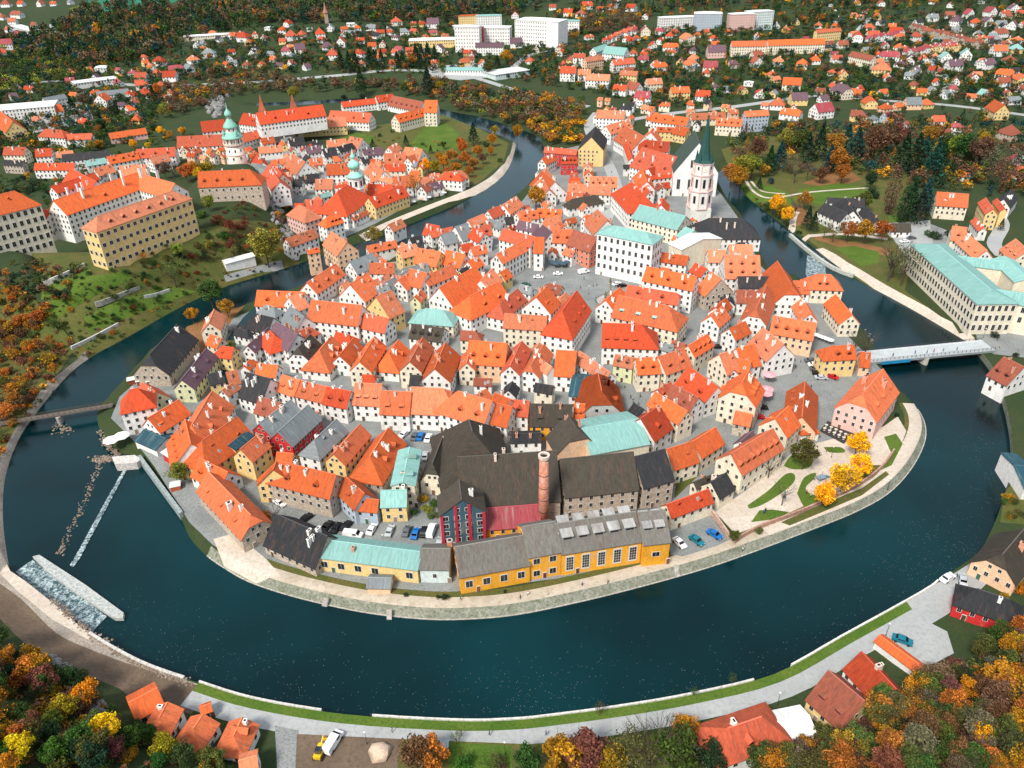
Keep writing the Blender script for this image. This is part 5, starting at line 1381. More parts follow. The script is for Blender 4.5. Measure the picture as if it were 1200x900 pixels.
CARC = {'black': (.012, .013, .015), 'white': (.8, .8, .8), 'silver': (.42, .45, .46), 'grey': (.1, .11, .12), 'blue': (.01, .14, .42), 'teal': (.01, .16, .22), 'red': (.5, .01, .015), 'green': (.01, .10, .07)}
def car(u, v, col, ang, label, van=False, s=1.22):
    body, glass, wh, hl, L, Wd = CM[van]; p = un(u, v, 0); root = empty('van' if van else 'parked_car', (p.x, p.y, p.z + .02), R(ang)); root.scale = (s, s, s)
    tag(root, label, 'van' if van else 'car', 'parked cars')
    child('body', body, root, Matrix(), CARC[col]); child('windows', glass, root, Matrix())
    for x in (-L * .3, L * .3):
        for y in (-Wd/2 + .05, Wd/2 - .05): child('wheel', wh, root, TR(x, y, .33))
    for y in (-.6, .6): child('headlight', hl, root, TR(L/2, y, .68 if not van else .85))
for c in [(316,582,'black',-48,'black car in the lane below the yellow house, further up the hill'),(328,591,'white',-40,'white car parked behind the black one in the lane by the yellow house'),
 (359,609,'black',55,'black car nearest the sgraffito house, at the left end of the car park'),(384,618,'black',65,'black car left of the pair in front of the pale blue house'),(395,620,'black',68,'black car in the middle of the three by the pale blue house'),(406,618,'black',66,'dark car right of the three by the pale blue house'),
 (436,622,'white',75,'small white car alone in the middle of the car park'),(457,624,'silver',80,'silver grey car alone before the small yellow house'),(477,624,'grey',78,'dark grey car left of the blue one in the car park'),(487,627,'blue',80,'bright blue car in the row beside the garden'),(497,625,'black',82,'black car between the blue car and the white van'),
 (515,638,'silver',85,'pale silver car next to the striped malt house'),(796,638,'white',-62,'white car in the lot right of the orange brewery wing'),(816,635,'teal',-55,'dark teal car in the middle of the riverside lot'),(837,628,'blue',-48,'bright blue car at the right of the riverside lot'),
 (631,326,'white',-8,'white car near the arcades in the main square'),(654,322,'white',0,'white car before the café umbrellas in the main square'),(616,335,'green',5,'dark green car beside the arcaded house in the square'),(723,334,'white',25,'white car in front of the big white building'),(729,336,'black',25,'black car squeezed beside the big white building'),
 (950,424,'grey',0,'dark car furthest back in the stack beside the yellow bridge house'),(954,429,'white',-5,'white car second in the stack beside the yellow bridge house'),(956,434,'grey',-8,'grey blue car third in the stack beside the yellow bridge house'),(959,439,'black',-8,'black car fourth in the stack beside the yellow bridge house'),(962,444,'silver',-6,'silver car nearest in the stack beside the yellow bridge house'),
 (975,443,'red',-40,'red car parked by the yellow bridge house wall'),(892,479,'black',-5,'black car by the pink awnings'),(888,490,'red',-5,'red car in the alley near the cream gable'),(486,513,'grey',80,'dark car on the street behind the copper roofed house, left one'),(493,513,'blue',80,'blue car on the street behind the copper roofed house'),(502,515,'white',80,'white car on the street left of the steep black roof'),
 (498,536,'silver',88,'silver car in the yard beside the steep black roof'),(474,510,'white',60,'white car on the street by the orange hipped house'),(1057,752,'teal',-30,'dark teal car in the gravel yard at the lower right'),(1110,679,'white',30,'white car on the road beside the crimson house'),(1127,681,'silver',70,'pale car half beside the crimson house roof'),
 (1060,284,'white',10,'white car in the small lot behind the school'),(1068,280,'grey',10,'grey car in the small lot behind the school'),(843,408,'black',-10,'black car in the narrow street by the curved row')]:
    car(*c)
for c in [(414,629,'white',-10,'long white van parked behind the mint green roof'),(506,624,'white',80,'white van beside the blue and black cars'),(684,320,'white',25,'white van at the back corner of the main square'),(917,432,'white',52,'white van at the left side of the café square'),(391,872,'white',68,'white van on the bare ground at the bottom edge')]:
    car(*c, van=True)
# yellow digger
p = un(375, 884); root = tag(empty('digger', p, 1.4), 'small yellow digger on the bare ground left of the white van', 'digger'); root.scale = (1.2,) * 3
m = MB(); m.box((0, 0, 1.0), (3.2, 1.5, .8)); m.box((1.5, 0, .9), (.8, 1.3, .5)); part(root, 'body', m, [MPAINT], (.75, .45, .02)); m = MB(); m.box((-.3, 0, 1.9), (1.2, 1.2, 1.1), 0, 0, .9); part(root, 'cab', m, [MGLASS])
m = MB(); m.tube((1.2, 0, 1.4), (2.6, 0, 2.4), .15, .12); m.tube((2.6, 0, 2.4), (3.2, 0, .8), .12, .1); m.box((3.2, 0, .5), (.5, 1, .6)); part(root, 'arm', m, [MPAINT], (.75, .45, .02))
for s in (-1, 1): m = MB(); m.box((0, s * .85, .35), (3.0, .4, .7)); part(root, 'track', m, [MTYRE])
# ------------------------------------------------------------------ people (one continuous skinned body, shared)
def person_mesh(stride):
    me = bpy.data.meshes.new('person'); J = [(0, 0, .95), (0, 0, 1.2), (0, 0, 1.42), (0, 0, 1.52), (0, .01, 1.66), (0, -.0, 1.74), (.2, 0, 1.38), (.25, -.05 * stride, 1.12), (.24, -.16 * stride, .88), (-.2, 0, 1.38), (-.25, .05 * stride, 1.12), (-.24, .1 * stride, .88),
         (.1, 0, .88), (.11, .12 * stride, .5), (.11, .22 * stride, .08), (.11, .22 * stride - .14, .04), (-.1, 0, .88), (-.11, -.12 * stride, .5), (-.11, -.2 * stride, .08), (-.11, -.2 * stride - .14, .04)]
    E = [(0, 1), (1, 2), (2, 3), (3, 4), (4, 5), (2, 6), (6, 7), (7, 8), (2, 9), (9, 10), (10, 11), (0, 12), (12, 13), (13, 14), (14, 15), (0, 16), (16, 17), (17, 18), (18, 19)]
    rr = [.15, .15, .16, .06, .11, .09, .075, .055, .045, .075, .055, .045, .1, .075, .05, .045, .1, .075, .05, .045]
    me.from_pydata(J, E, []); o = bpy.data.objects.new('tmp', me); COL.objects.link(o); sk = o.modifiers.new('s', 'SKIN')
    for i, r in enumerate(rr): me.skin_vertices[0].data[i].radius = (r, r * .85); me.skin_vertices[0].data[i].use_root = i == 0
    sb = o.modifiers.new('b', 'SUBSURF'); sb.levels = 1; dg = bpy.context.evaluated_depsgraph_get(); dg.update(); out = bpy.data.meshes.new_from_object(o.evaluated_get(dg)); bpy.data.objects.remove(o); out.name = 'person'
    out.materials.clear(); out.materials.append(MPLAIN); out.materials.append(MSKIN); out.materials.append(flat('trousers', (.03, .035, .06), .9)) if stride == 1 else out.materials.append(flat('dark_trousers', (.02, .02, .02), .9))
    mi = [(1 if pl.center.z > 1.5 or (abs(pl.center.x) > .2 and pl.center.z < .92 and pl.center.z > .75) else 2 if pl.center.z < .9 else 0) for pl in out.polygons]; out.polygons.foreach_set('material_index', mi); return out
try: PM = [person_mesh(1), person_mesh(.25)]
except Exception as e: print('person', e); PM = None
hair = MB(); hair.lathe([(.12, 1.66), (.125, 1.73), (.09, 1.82), (.02, 1.85)], 10); HM = hair.mesh('hair', [MPLAIN], True)
JC = {'red': (.5, .03, .03), 'black': (.02, .02, .02), 'blue': (.03, .1, .35), 'white': (.75, .75, .72), 'green': (.05, .25, .12), 'grey': (.2, .2, .2), 'beige': (.5, .4, .28)}
PPL = [(695,336,'black','walking across the middle of the main square'),(699,335,'grey','walking right beside another across the main square'),(618,345,'black','standing between the car and the arcades in the square'),(676,352,'red','near the outdoor tables of the square'),(680,338,'blue','by the fountain side of the main square'),(709,373,'blue','at the foot of the plague column steps'),
 (739,467,'black','furthest back of three in the small cobbled square'),(742,473,'grey','middle one of three in the small cobbled square'),(748,475,'green','nearest of three in the small cobbled square'),(761,459,'black','close to the curved row wall'),(931,424,'black','left of two strolling on the café square'),(938,425,'grey','right of two strolling on the café square'),(932,432,'black','alone in the middle of the café square'),(920,422,'beige','near the café front at the square'),
 (1046,418,'black','leftmost on the road bridge'),(1072,415,'blue','second from the left on the road bridge'),(1086,414,'black','third from the left on the road bridge'),(1094,413,'red','at the middle of the road bridge near the red jacket spot'),(1105,412,'black','fifth from the left on the road bridge'),(1121,411,'grey','rightmost on the road bridge deck'),(1168,399,'black','on the pavement before the school'),(1171,408,'beige','below another at the right bridge end'),
 (716,262,'black','halfway up the street toward the yellow church'),(722,228,'black','further up the street above the main square'),(950,455,'black','behind the café square car stack'),(1000,563,'white','on the playground path'),(895,602,'blue','on the pale playground ground'),(968,530,'red','on the open plaza by the yellow trees'),(540,703,'black','on the riverside path below the orange wings'),(870,646,'white','on the riverside path near the brick wall'),(640,862,'blue','on the bottom riverside road'),(925,272,'black','at the park path junction near the weir'),(855,395,'black','in the narrow street between tall houses'),(850,412,'red','beside the black car in the narrow street')]
WHO = ['strolling', 'standing', 'walking away', 'waiting']
for zi, (zn, po, n) in enumerate([('in the open main square', [(615,335),(700,320),(745,335),(700,385),(660,350)], 10), ('on the small cobbled square', [(712,448),(765,465),(755,480),(725,470)], 4), ('on the café square', [(905,425),(970,415),(975,470),(920,490)], 7), ('on the gravel playground', [(860,620),(900,590),(940,560),(1000,560),(960,580)], 6), ('on the riverside path', [(600,700),(700,684),(780,665),(790,668),(700,690),(600,706)], 5), ('on the bottom riverside road', [(450,852),(640,862),(800,840),(800,845),(640,868),(450,858)], 5), ('by the yellow church street', [(700,190),(715,190),(730,240),(715,250)], 5)]):
    k = 0
    while k < n:
        u = rnd.uniform(min(p[0] for p in po), max(p[0] for p in po)); v = rnd.uniform(min(p[1] for p in po), max(p[1] for p in po))
        if inpoly([(u, v)], po)[0]: PPL.append((u, v, rnd.choice(list(JC)), f'{WHO[k % 4]} {zn}, number {k + 1} counted from the left')); k += 1
    seg = sorted(PPL[-n:], key=lambda t: t[0]); ORDW = ['leftmost', 'second from the left', 'third from the left', 'fourth from the left', 'fifth from the left', 'sixth from the left', 'seventh from the left', 'eighth from the left', 'ninth from the left', 'rightmost']
    PPL[-n:] = [(a, b, c, f"{zn}, {ORDW[i]} of scattered walkers") for i, (a, b, c, d) in enumerate(seg)]
if PM:
    for i, (u, v, jc, wh) in enumerate(PPL):
        p = unz(u, v, 1.65) if 1040 < u < 1130 and v > 405 and v < 425 else un(u, v); root = link('person', PM[i % 2], loc=p, color=JC[jc]); root.rotation_euler = (0, 0, rnd.random() * 6.28); root.scale = (1.1,) * 3
        tag(root, f'person in {jc} top {wh}', 'person', 'people in the streets'); child('hair', HM, root, Matrix(), rnd.choice([(.03, .02, .01), (.1, .05, .02), (.3, .2, .08)]))
# ------------------------------------------------------------------ street furniture
m = MB(); m.tube((0, 0, 0), (0, 0, 4.6), .08, .05, 8); m.lathe([(.16, 0), (.12, .6)], 8); PO = m.mesh('post', [MIRON]); m = MB(); m.lathe([(.1, 4.5), (.3, 5.0), (.34, 5.05), (.05, 5.3)], 8); LN = m.mesh('lantern', [MFRAME])
for i, (u, v, w) in enumerate([(430, 872, 'at the gravel pile by the bottom road'), (592, 884, 'by the garden hut at the bottom road'), (911, 826, 'beside the white metal roof'), (1038, 745, 'at the yard entrance of the lower right road'), (974, 536, 'on the playground plaza'), (953, 397, 'near the café front'), (1152, 396, 'at the right end of the road bridge'), (1040, 574, 'by the brick wall above the river path'), (707, 300, 'in front of the terracotta house'), (690, 345, 'in the open main square'), (882, 420, 'at the left edge of the café square'), (450, 640, 'in the car park behind the mint roof'), (300, 640, 'at the shore left of the black roof')]):
    p = un(u, v); r_ = tag(empty('street_lamp', p), f'black iron street lamp {w}', 'street lamp', 'street lamps'); child('post', PO, r_, Matrix()); child('lantern', LN, r_, Matrix())
def umb_mesh():
    m = MB(); m.tube((0, 0, 0), (0, 0, 2.4), .04, .04, 6); a = m.mesh('pole', [MIRON]); m = MB(); m.lathe([(1.6, 2.15), (1.6, 2.2), (.05, 2.8)], 8); return a, m.mesh('canopy', [MPLAIN])
UP, UC = umb_mesh(); m = MB(); m.lathe([(.5, .7), (.5, .76)], 12); m.tube((0, 0, 0), (0, 0, .7), .05, .05, 6); m.lathe([(.3, 0), (.3, .04)], 10); TB = m.mesh('table', [MPLAIN])
m = MB(); m.box((0, 0, .43), (.42, .42, .05)); m.box((0, .2, .7), (.42, .04, .5)); [m.box((x, y, .21), (.04, .04, .42)) for x in (-.18, .18) for y in (-.18, .18)]; CHm = m.mesh('chair', [MIRON])
def umbrella(u, v, col, label, s=1.3):
    p = un(u, v); r_ = tag(empty('parasol', p), label, 'parasol', 'café parasols'); r_.scale = (s,) * 3; child('pole', UP, r_, Matrix()); child('canopy', UC, r_, Matrix(), col)
for i in range(5): umbrella(647 + i * 4.3, 312 + (i % 2) * 2, (.05, .09, .12), f"dark parasol of the square's café, {['leftmost', 'second from the left', 'middle one', 'second from the right', 'rightmost'][i]}")
for i, (u, v) in enumerate([(900, 448), (897, 465), (896, 470)]): umbrella(u, v, (.72, .35, .38), ['pink parasol furthest back at the café square edge', 'pink parasol in the middle at the café square edge', 'pink parasol nearest the black car'][i], 1.8)
for i in range(6): umbrella(952 + i * 4, 396 + i * 1.5, (.75, .72, .68), f"white parasol beside the mill channel, {['first', 'second', 'third', 'fourth', 'fifth', 'sixth'][i]} from the left", 1.1)
for i in range(7): umbrella(467 + i * 9, 245 - i * 2.6, (.5, .3, .22) if i % 2 else (.72, .7, .66), f"{'brown' if i % 2 else 'white'} parasol on the castle side terrace, {['first', 'second', 'third', 'fourth', 'fifth', 'sixth', 'seventh'][i]} from the left", 1.1)
for i, (u, v) in enumerate([(134, 526), (146, 521)]): umbrella(u, v, (.8, .8, .78), ['big white parasol nearest the weir at the mill café', 'big white parasol beside the dark blue roof café'][i], 2.0)
# terrace deck by the pink house with tables
q = [(962, 503), (971, 493), (1000, 507), (988, 518)]; tag(sheet('terrace_deck', [(961, 504), (970, 493), (1002, 508), (989, 519)], .5, [MWOOD], None, .5, (.05, .045, .04)), 'dark timber café terrace deck in front of the pink framed house', 'terrace')
k = 0
for i in range(5):
    for j in range(2):
        u = 968 + i * 5.6 + j * -2; v = 500 + i * 2.7 + j * 4; p = unz(u, v, .5); r_ = link('round_table', TB, loc=p, color=(.55, .52, .45)); r_.scale = (1.3,) * 3
        tag(r_, f"round table on the dark terrace deck, {['back', 'front'][j]} row, {['first', 'second', 'third', 'fourth', 'fifth'][i]} from the left", 'table', 'terrace tables')
# river pedalo / small sheds
for i, (u, v) in enumerate([(156, 449), (166, 450), (178, 450)]):
    p = un(u, v); r_ = tag(empty('market_stall', (p.x, p.y, p.z), .4), f"white roofed stall beside the black barn, {['leftmost', 'middle', 'rightmost'][i]} of three", 'stall', 'stalls beside the barn')
    m = MB(); m.box((0, 0, 1.1), (3.4, 2.6, 2.2)); part(r_, 'wall', m, [MWOOD], (.3, .08, .04)); m = MB(); m.box((0, 0, 2.4), (4.2, 3.4, .2)); part(r_, 'roof', m, [MPLAIN], (.75, .76, .72))
p = un(207, 573); r_ = tag(empty('kiosk', p, .3), 'small red and white kiosk at the water beside the yellow green tree', 'kiosk'); m = MB(); m.box((0, 0, 1.1), (3.4, 3, 2.2)); part(r_, 'wall', m, [MPLAIN], (.45, .1, .05)); m = MB(); m.box((0, 0, 2.3), (3.8, 3.4, .25)); part(r_, 'roof', m, [MPLAIN], (.75, .75, .75))
p = un(521, 882); r_ = tag(empty('garden_hut', p, .02), 'small grey roofed hut beside the bottom road right of the gravel pile', 'hut'); m = MB(); m.box((0, 0, 1.1), (1.9, 3.4, 2.2)); part(r_, 'wall', m, [MWOOD], (.2, .1, .06)); m = MB(); m.box((0, 0, 2.3), (2.2, 3.8, .15)); part(r_, 'roof', m, [MMETAL], (.4, .45, .48))
m = MB(); blob(m, (0, 0, .6), 3.4, rnd, 0, .5); v = un(446, 882); o = link('gravel_pile', m.mesh('gravel_pile', [MPLAIN], True), loc=v, color=(.6, .45, .33)); tag(o, 'heap of pale orange gravel on the bare ground at the bottom edge', 'gravel heap')
# playground
p = un(961, 563); r_ = tag(empty('playground_frame', p, .4), 'grey climbing frame and slide on the pale oval playground', 'climbing frame'); m = MB()
for x in (-1.5, 1.5):
    for y in (-1, 1): m.tube((x, y, 0), (x, y, 3), .08, .08)
m.box((0, 0, 1.6), (3.2, 2.2, .12)); part(r_, 'frame', m, [MPLAIN], (.2, .25, .3)); m = MB(); m.tube((1.6, 0, 1.6), (4.4, 0, .2), .4, .4, 8); part(r_, 'slide', m, [MPAINT], (.1, .25, .4))
# ------------------------------------------------------------------ foliage
def leaf_cloud(kind, nq, seed, ls):
    r = np.random.RandomState(seed); 
    if kind == 'conifer':
        z = r.rand(nq) ** .75; rad = (1 - z) * .30 * (.55 + .45 * r.rand(nq)) * (1 + .25 * np.sin(z * 40)) + .015; a = r.rand(nq) * 6.283; P = np.stack([rad * np.cos(a), rad * np.sin(a), .06 + .94 * z], 1); sh = .7 + .6 * (np.sin(a * 3 + z * 25) > 0)
    elif kind == 'poplar':
        z = r.rand(nq); rad = .17 * np.sin(np.pi * np.clip(z * .92 + .06, 0, 1)) ** .6 * (.5 + .5 * r.rand(nq)); a = r.rand(nq) * 6.283; P = np.stack([rad * np.cos(a), rad * np.sin(a), .08 + .92 * z], 1); sh = .7 + .6 * r.rand(nq)
    else:
        nc = 34 if kind == 'round' else 24
        d = r.randn(nc, 3); d /= np.linalg.norm(d, axis=1)[:, None]; rr = .30 * (.35 + .65 * r.rand(nc)) ** .6; C = d * rr[:, None] * np.array([1.1, 1.1, .95]); C[:, 2] += .62
        if kind == 'bush': C[:, 2] = (C[:, 2] - .3) * .7
        k = r.randint(0, nc, nq); q = r.randn(nq, 3); q /= np.linalg.norm(q, axis=1)[:, None]; cr = (.09 + .07 * r.rand(nc))[k]; P = C[k] + q * (cr * r.rand(nq) ** .3)[:, None]; shc = .62 + .8 * r.rand(nc); sh = shc[k]
    nrm = r.randn(nq, 3); nrm[:, 2] += .8; nrm /= np.linalg.norm(nrm, axis=1)[:, None]; t = np.cross(nrm, r.randn(nq, 3)); t /= np.linalg.norm(t, axis=1)[:, None]; b = np.cross(nrm, t); s = ls * (.6 + .8 * r.rand(nq))[:, None]
    V_ = np.stack([P - t * s, P - b * s * .7, P + t * s, P + b * s * .7], 1).reshape(-1, 3); return V_, sh
def cloud_mesh(name, V_, sh, rgb=None):
    nq = len(V_) // 4; me = bpy.data.meshes.new(name); me.vertices.add(nq * 4); me.vertices.foreach_set('co', V_.astype(np.float32).ravel()); me.loops.add(nq * 4); me.loops.foreach_set('vertex_index', np.arange(nq * 4, dtype=np.int32)); me.polygons.add(nq); me.polygons.foreach_set('loop_start', np.arange(0, nq * 4, 4, dtype=np.int32)); me.polygons.foreach_set('loop_total', np.full(nq, 4, np.int32))
    me.update(calc_edges=True); at = me.attributes.new('shade', 'FLOAT_COLOR', 'FACE'); c = np.ones((nq, 4), np.float32); c[:, :3] = sh[:, None] if rgb is None else rgb * sh[:, None]; at.data.foreach_set('color', c.ravel()); me.materials.append(MLEAF); return me
def trunk_mesh(kind, seed):
    r = random.Random(seed); m = MB(); t = .02 if kind != 'bare' else .022
    m.tube((0, 0, -.08), (0, 0, .3), t, t * .8, 7)
    if kind in ('round', 'bare', 'sparse'):
        for k in range(9 if kind == 'bare' else 5):
            a = k * 2.4; e = (.2 * math.cos(a), .2 * math.sin(a), .55 + .2 * r.random()); m.tube((0, 0, .24 + .02 * k), e, t * .55, t * .25, 5)
            for j in range(4 if kind == 'bare' else 2):
                b = a + r.uniform(-.9, .9); f = (e[0] + .16 * math.cos(b), e[1] + .16 * math.sin(b), e[2] + r.uniform(.05, .22)); m.tube(e, f, t * .25, t * .1, 4)
                if kind == 'bare':
                    for q in range(3): c = b + r.uniform(-1, 1); m.tube(f, (f[0] + .09 * math.cos(c), f[1] + .09 * math.sin(c), f[2] + r.uniform(0, .1)), t * .1, t * .04, 3)
    else: m.tube((0, 0, .3), (0, 0, .95), t * .8, t * .1, 6)
    return m.mesh('trunk', [MBARK])
TM = {}
for kind, nq, ls in (('round', 2800, .024), ('roundfar', 620, .034), ('sparse', 800, .016), ('conifer', 1500, .024), ('coniferfar', 420, .032), ('poplar', 1500, .015), ('bush', 1100, .026), ('bare', 0, 0)):
    base = kind.replace('far', ''); TM[kind] = []
    for sd in range(4):
        cr = None
        if nq: V_, sh = leaf_cloud('round' if base == 'sparse' else base, nq, sd * 17 + len(kind), ls); cr = cloud_mesh('crown', V_, sh)
        TM[kind].append((trunk_mesh(base, sd), cr))
TC_ = {'dark green': (.022, .055, .022), 'green': (.05, .11, .02), 'olive': (.10, .12, .025), 'yellow green': (.22, .24, .03), 'yellow': (.72, .36, .01), 'golden': (.45, .22, .015), 'orange': (.42, .16, .025), 'rust brown': (.17, .085, .045), 'grey brown': (.15, .125, .065), 'blue green': (.02, .075, .07), 'dark red': (.17, .035, .02)}
TC = {k: tuple(x * .85 for x in v) if k not in ('yellow', 'yellow green') else v for k, v in TC_.items()}
KN = {'round': 'broadleaf tree', 'roundfar': 'broadleaf tree', 'sparse': 'thinly leaved tree', 'conifer': 'conifer', 'coniferfar': 'conifer', 'poplar': 'columnar tree', 'bush': 'bush', 'bare': 'bare tree'}
NT = 0
def tree(u, v, hpx, kind, col, g='trees along the river and in the gardens', label=None, world=None):
    """u,v = base pixel, hpx = height in picture pixels"""
    global NT
    p = world if world is not None else un(u, v); Zd = (p - Vector((0, 0, H))).dot(CF)
    if world is None: s = hpx * Zd / F0 / max(.55, .848 + .53 * (450 - v) / F0)
    else: s = hpx
    tr, cr = TM[kind][NT % 4]; NT += 1; nm = {'conifer': 'conifer_tree', 'coniferfar': 'conifer_tree', 'bush': 'bush', 'poplar': 'poplar_tree', 'bare': 'bare_tree'}.get(kind, 'autumn_tree' if col in ('golden', 'orange', 'rust brown', 'yellow') else 'broadleaf_tree')
    root = empty(nm, p, random.random() * 6.28); f = random.uniform(.9, 1.15); root.scale = (s * f, s * f, s)
    child('trunk', tr, root, Matrix())
    c = TC[col]; j = [random.uniform(.8, 1.2) for _ in range(3)]
    if cr: child('crown', cr, root, Matrix(), tuple(a * b * random.uniform(.85, 1.1) for a, b in zip(c, j)))
    uu, vv = proj(p + Vector((0, 0, s * .5))); ct = 'bush' if kind == 'bush' else 'tree'
    if label: tag(root, label, ct, g)
    else: tag(root, None, ct, g); REG.append((root, 'tree', uu, vv, (f'{col} {KN[kind]}' if kind != 'bare' else 'leafless bare tree'), p))
def T_(txt, g, near=True):
    for it in txt.split(';'):
        a = it.split(',')
        if len(a) < 5: continue
        tree(float(a[0]), float(a[1]), float(a[2]), a[3].strip(), a[4].strip(), g)
T_('1001,536,30,round,yellow;984,580,35,round,yellow;1003,563,30,round,yellow;962,594,26,round,yellow;940,550,34,round,olive;315,312,46,round,yellow green;250,362,34,round,green;207,338,36,sparse,olive;268,372,22,round,orange;227,378,18,round,golden;212,566,24,round,yellow green;628,246,28,round,golden;440,288,22,round,yellow green;425,290,20,sparse,olive;857,660,1,bush,green;859,636,14,round,olive;889,624,10,bush,olive;932,610,1,bush,green;271,412,13,round,yellow green;486,232,30,sparse,golden', 'trees along the river and in the gardens')
T_('500,600,14,bush,yellow green;510,594,16,bush,green;486,603,12,bush,green;497,587,14,bush,golden;508,607,12,bush,olive;522,702,9,bush,dark green;514,701,6,bush,dark green;476,698,6,bush,dark green;592,694,5,bush,dark green;1050,488,8,bush,dark green;1020,500,10,bush,green;795,402,10,bush,olive;800,398,8,bush,dark green;325,614,26,bare,grey brown;1012,420,30,bare,grey brown;1000,415,26,bare,grey brown;912,315,16,bare,grey brown;916,592,26,bare,grey brown;900,560,24,bare,grey brown;115,246,48,bare,grey brown;98,262,40,bare,grey brown;313,608,16,bush,golden;300,614,14,bush,olive;600,700,1,bush,green', 'garden bushes and bare trees')
T_('535,872,14,sparse,olive;703,838,14,sparse,olive;812,815,10,sparse,green;857,800,10,sparse,green;685,905,40,round,rust brown;660,912,38,round,golden;712,912,34,round,golden;672,890,22,bush,olive;725,890,22,bush,olive;735,915,50,sparse,olive;760,910,50,bare,grey brown;790,905,44,round,green;800,870,26,round,golden;505,900,30,round,orange;490,905,34,round,rust brown;545,898,20,bush,green;575,905,22,sparse,olive;585,898,18,bush,grey brown;620,905,26,round,green;480,880,14,bush,rust brown;775,880,30,bare,grey brown;745,890,34,sparse,olive;825,880,18,bush,olive;830,905,30,round,dark green', 'trees along the bottom edge')
# park at the right, castle garden
T_('862,225,30,round,golden;868,215,34,round,yellow green;856,218,26,round,orange;880,210,30,round,yellow green;900,205,34,conifer,dark green;912,200,34,conifer,blue green;925,205,26,sparse,grey brown;944,190,34,conifer,dark green;958,188,42,conifer,dark green;970,200,30,conifer,blue green;982,205,32,round,orange;975,185,30,round,orange;990,180,34,conifer,blue green;1000,190,40,conifer,blue green;1022,190,44,round,rust brown;1035,180,36,round,rust brown;1048,180,36,round,rust brown;1028,170,24,round,golden;1055,200,44,conifer,dark green;1068,205,48,conifer,dark green;1078,200,40,conifer,blue green;1090,212,44,conifer,blue green;1100,205,36,conifer,dark green;1085,175,30,round,orange;1092,170,26,round,rust brown;1118,190,34,round,yellow green;1130,195,38,round,green;1110,180,26,round,olive;1145,200,40,round,rust brown;1160,215,44,sparse,grey brown;1172,225,44,sparse,rust brown;1183,205,36,sparse,grey brown;1150,185,30,round,golden;1040,252,56,poplar,rust brown;1022,232,24,bush,dark green;1018,222,20,round,dark green;1055,262,44,poplar,dark green;1062,258,44,conifer,dark green;1074,262,40,conifer,dark green;1080,250,40,conifer,blue green;908,254,26,round,yellow;916,258,22,round,golden;920,264,22,round,yellow;931,254,26,bare,grey brown;945,268,26,conifer,dark green;952,272,24,conifer,dark green;958,240,1,bush,green;965,280,22,sparse,olive;975,284,24,sparse,olive;992,284,26,round,orange;1012,286,28,round,orange;1032,284,26,round,orange;942,246,22,round,orange;900,246,18,bush,green;903,215,14,bush,blue green;889,222,14,conifer,dark green;1040,330,50,bare,grey brown;1055,335,46,sparse,grey brown;1045,325,40,sparse,olive;985,215,24,round,orange;930,215,26,bare,grey brown;945,212,24,sparse,grey brown;960,215,20,round,rust brown;1095,280,18,bush,dark green;1088,276,14,bush,green;1110,276,12,bush,dark green;1160,268,12,conifer,dark green;1172,270,14,conifer,dark green;1183,322,16,bush,dark green;1165,395,12,bush,dark green;1190,418,10,bush,dark green;935,180,30,round,olive;920,178,28,round,yellow green;870,200,30,sparse,grey brown;885,190,30,round,rust brown;1010,250,26,round,olive;1005,240,24,bush,dark green', 'trees in the park on the right bank')
T_('540,174,14,round,orange;543,182,18,round,orange;555,170,26,conifer,dark green;570,172,14,bush,dark green;580,160,14,round,golden;577,172,16,round,golden;560,185,16,round,golden;545,195,18,round,orange;530,192,18,round,orange;520,200,18,round,golden;510,205,18,round,golden;500,205,20,round,yellow;555,200,16,round,orange;566,193,14,round,rust brown;535,205,16,round,golden;524,210,14,round,orange;476,172,14,conifer,dark green;505,180,10,conifer,dark green;520,175,10,round,olive;495,170,8,bush,green;437,172,10,conifer,dark green;445,160,8,bush,dark green;460,155,8,bush,green;410,158,12,sparse,olive;402,152,8,bush,green;550,208,14,round,orange;515,192,14,round,golden;575,183,12,round,golden;586,190,10,bush,green;349,167,20,bare,grey brown;345,118,18,round,yellow green;424,112,34,conifer,dark green;502,112,34,conifer,dark green;475,112,16,round,olive;515,108,14,round,golden;425,120,10,round,dark green;404,120,10,round,dark green;480,95,10,round,rust brown;440,82,24,conifer,dark green;448,82,24,conifer,dark green;434,80,24,conifer,dark green;466,80,20,conifer,dark green;472,80,20,conifer,dark green;488,76,24,conifer,dark green;495,76,24,conifer,dark green;502,76,26,conifer,dark green;510,74,22,conifer,dark green;410,86,26,conifer,dark green;400,82,24,conifer,dark green;418,86,26,conifer,dark green;483,78,14,round,orange;572,90,20,round,olive;583,80,16,conifer,dark green;594,76,18,round,golden;606,165,20,round,golden', 'trees of the castle garden and river gorge')
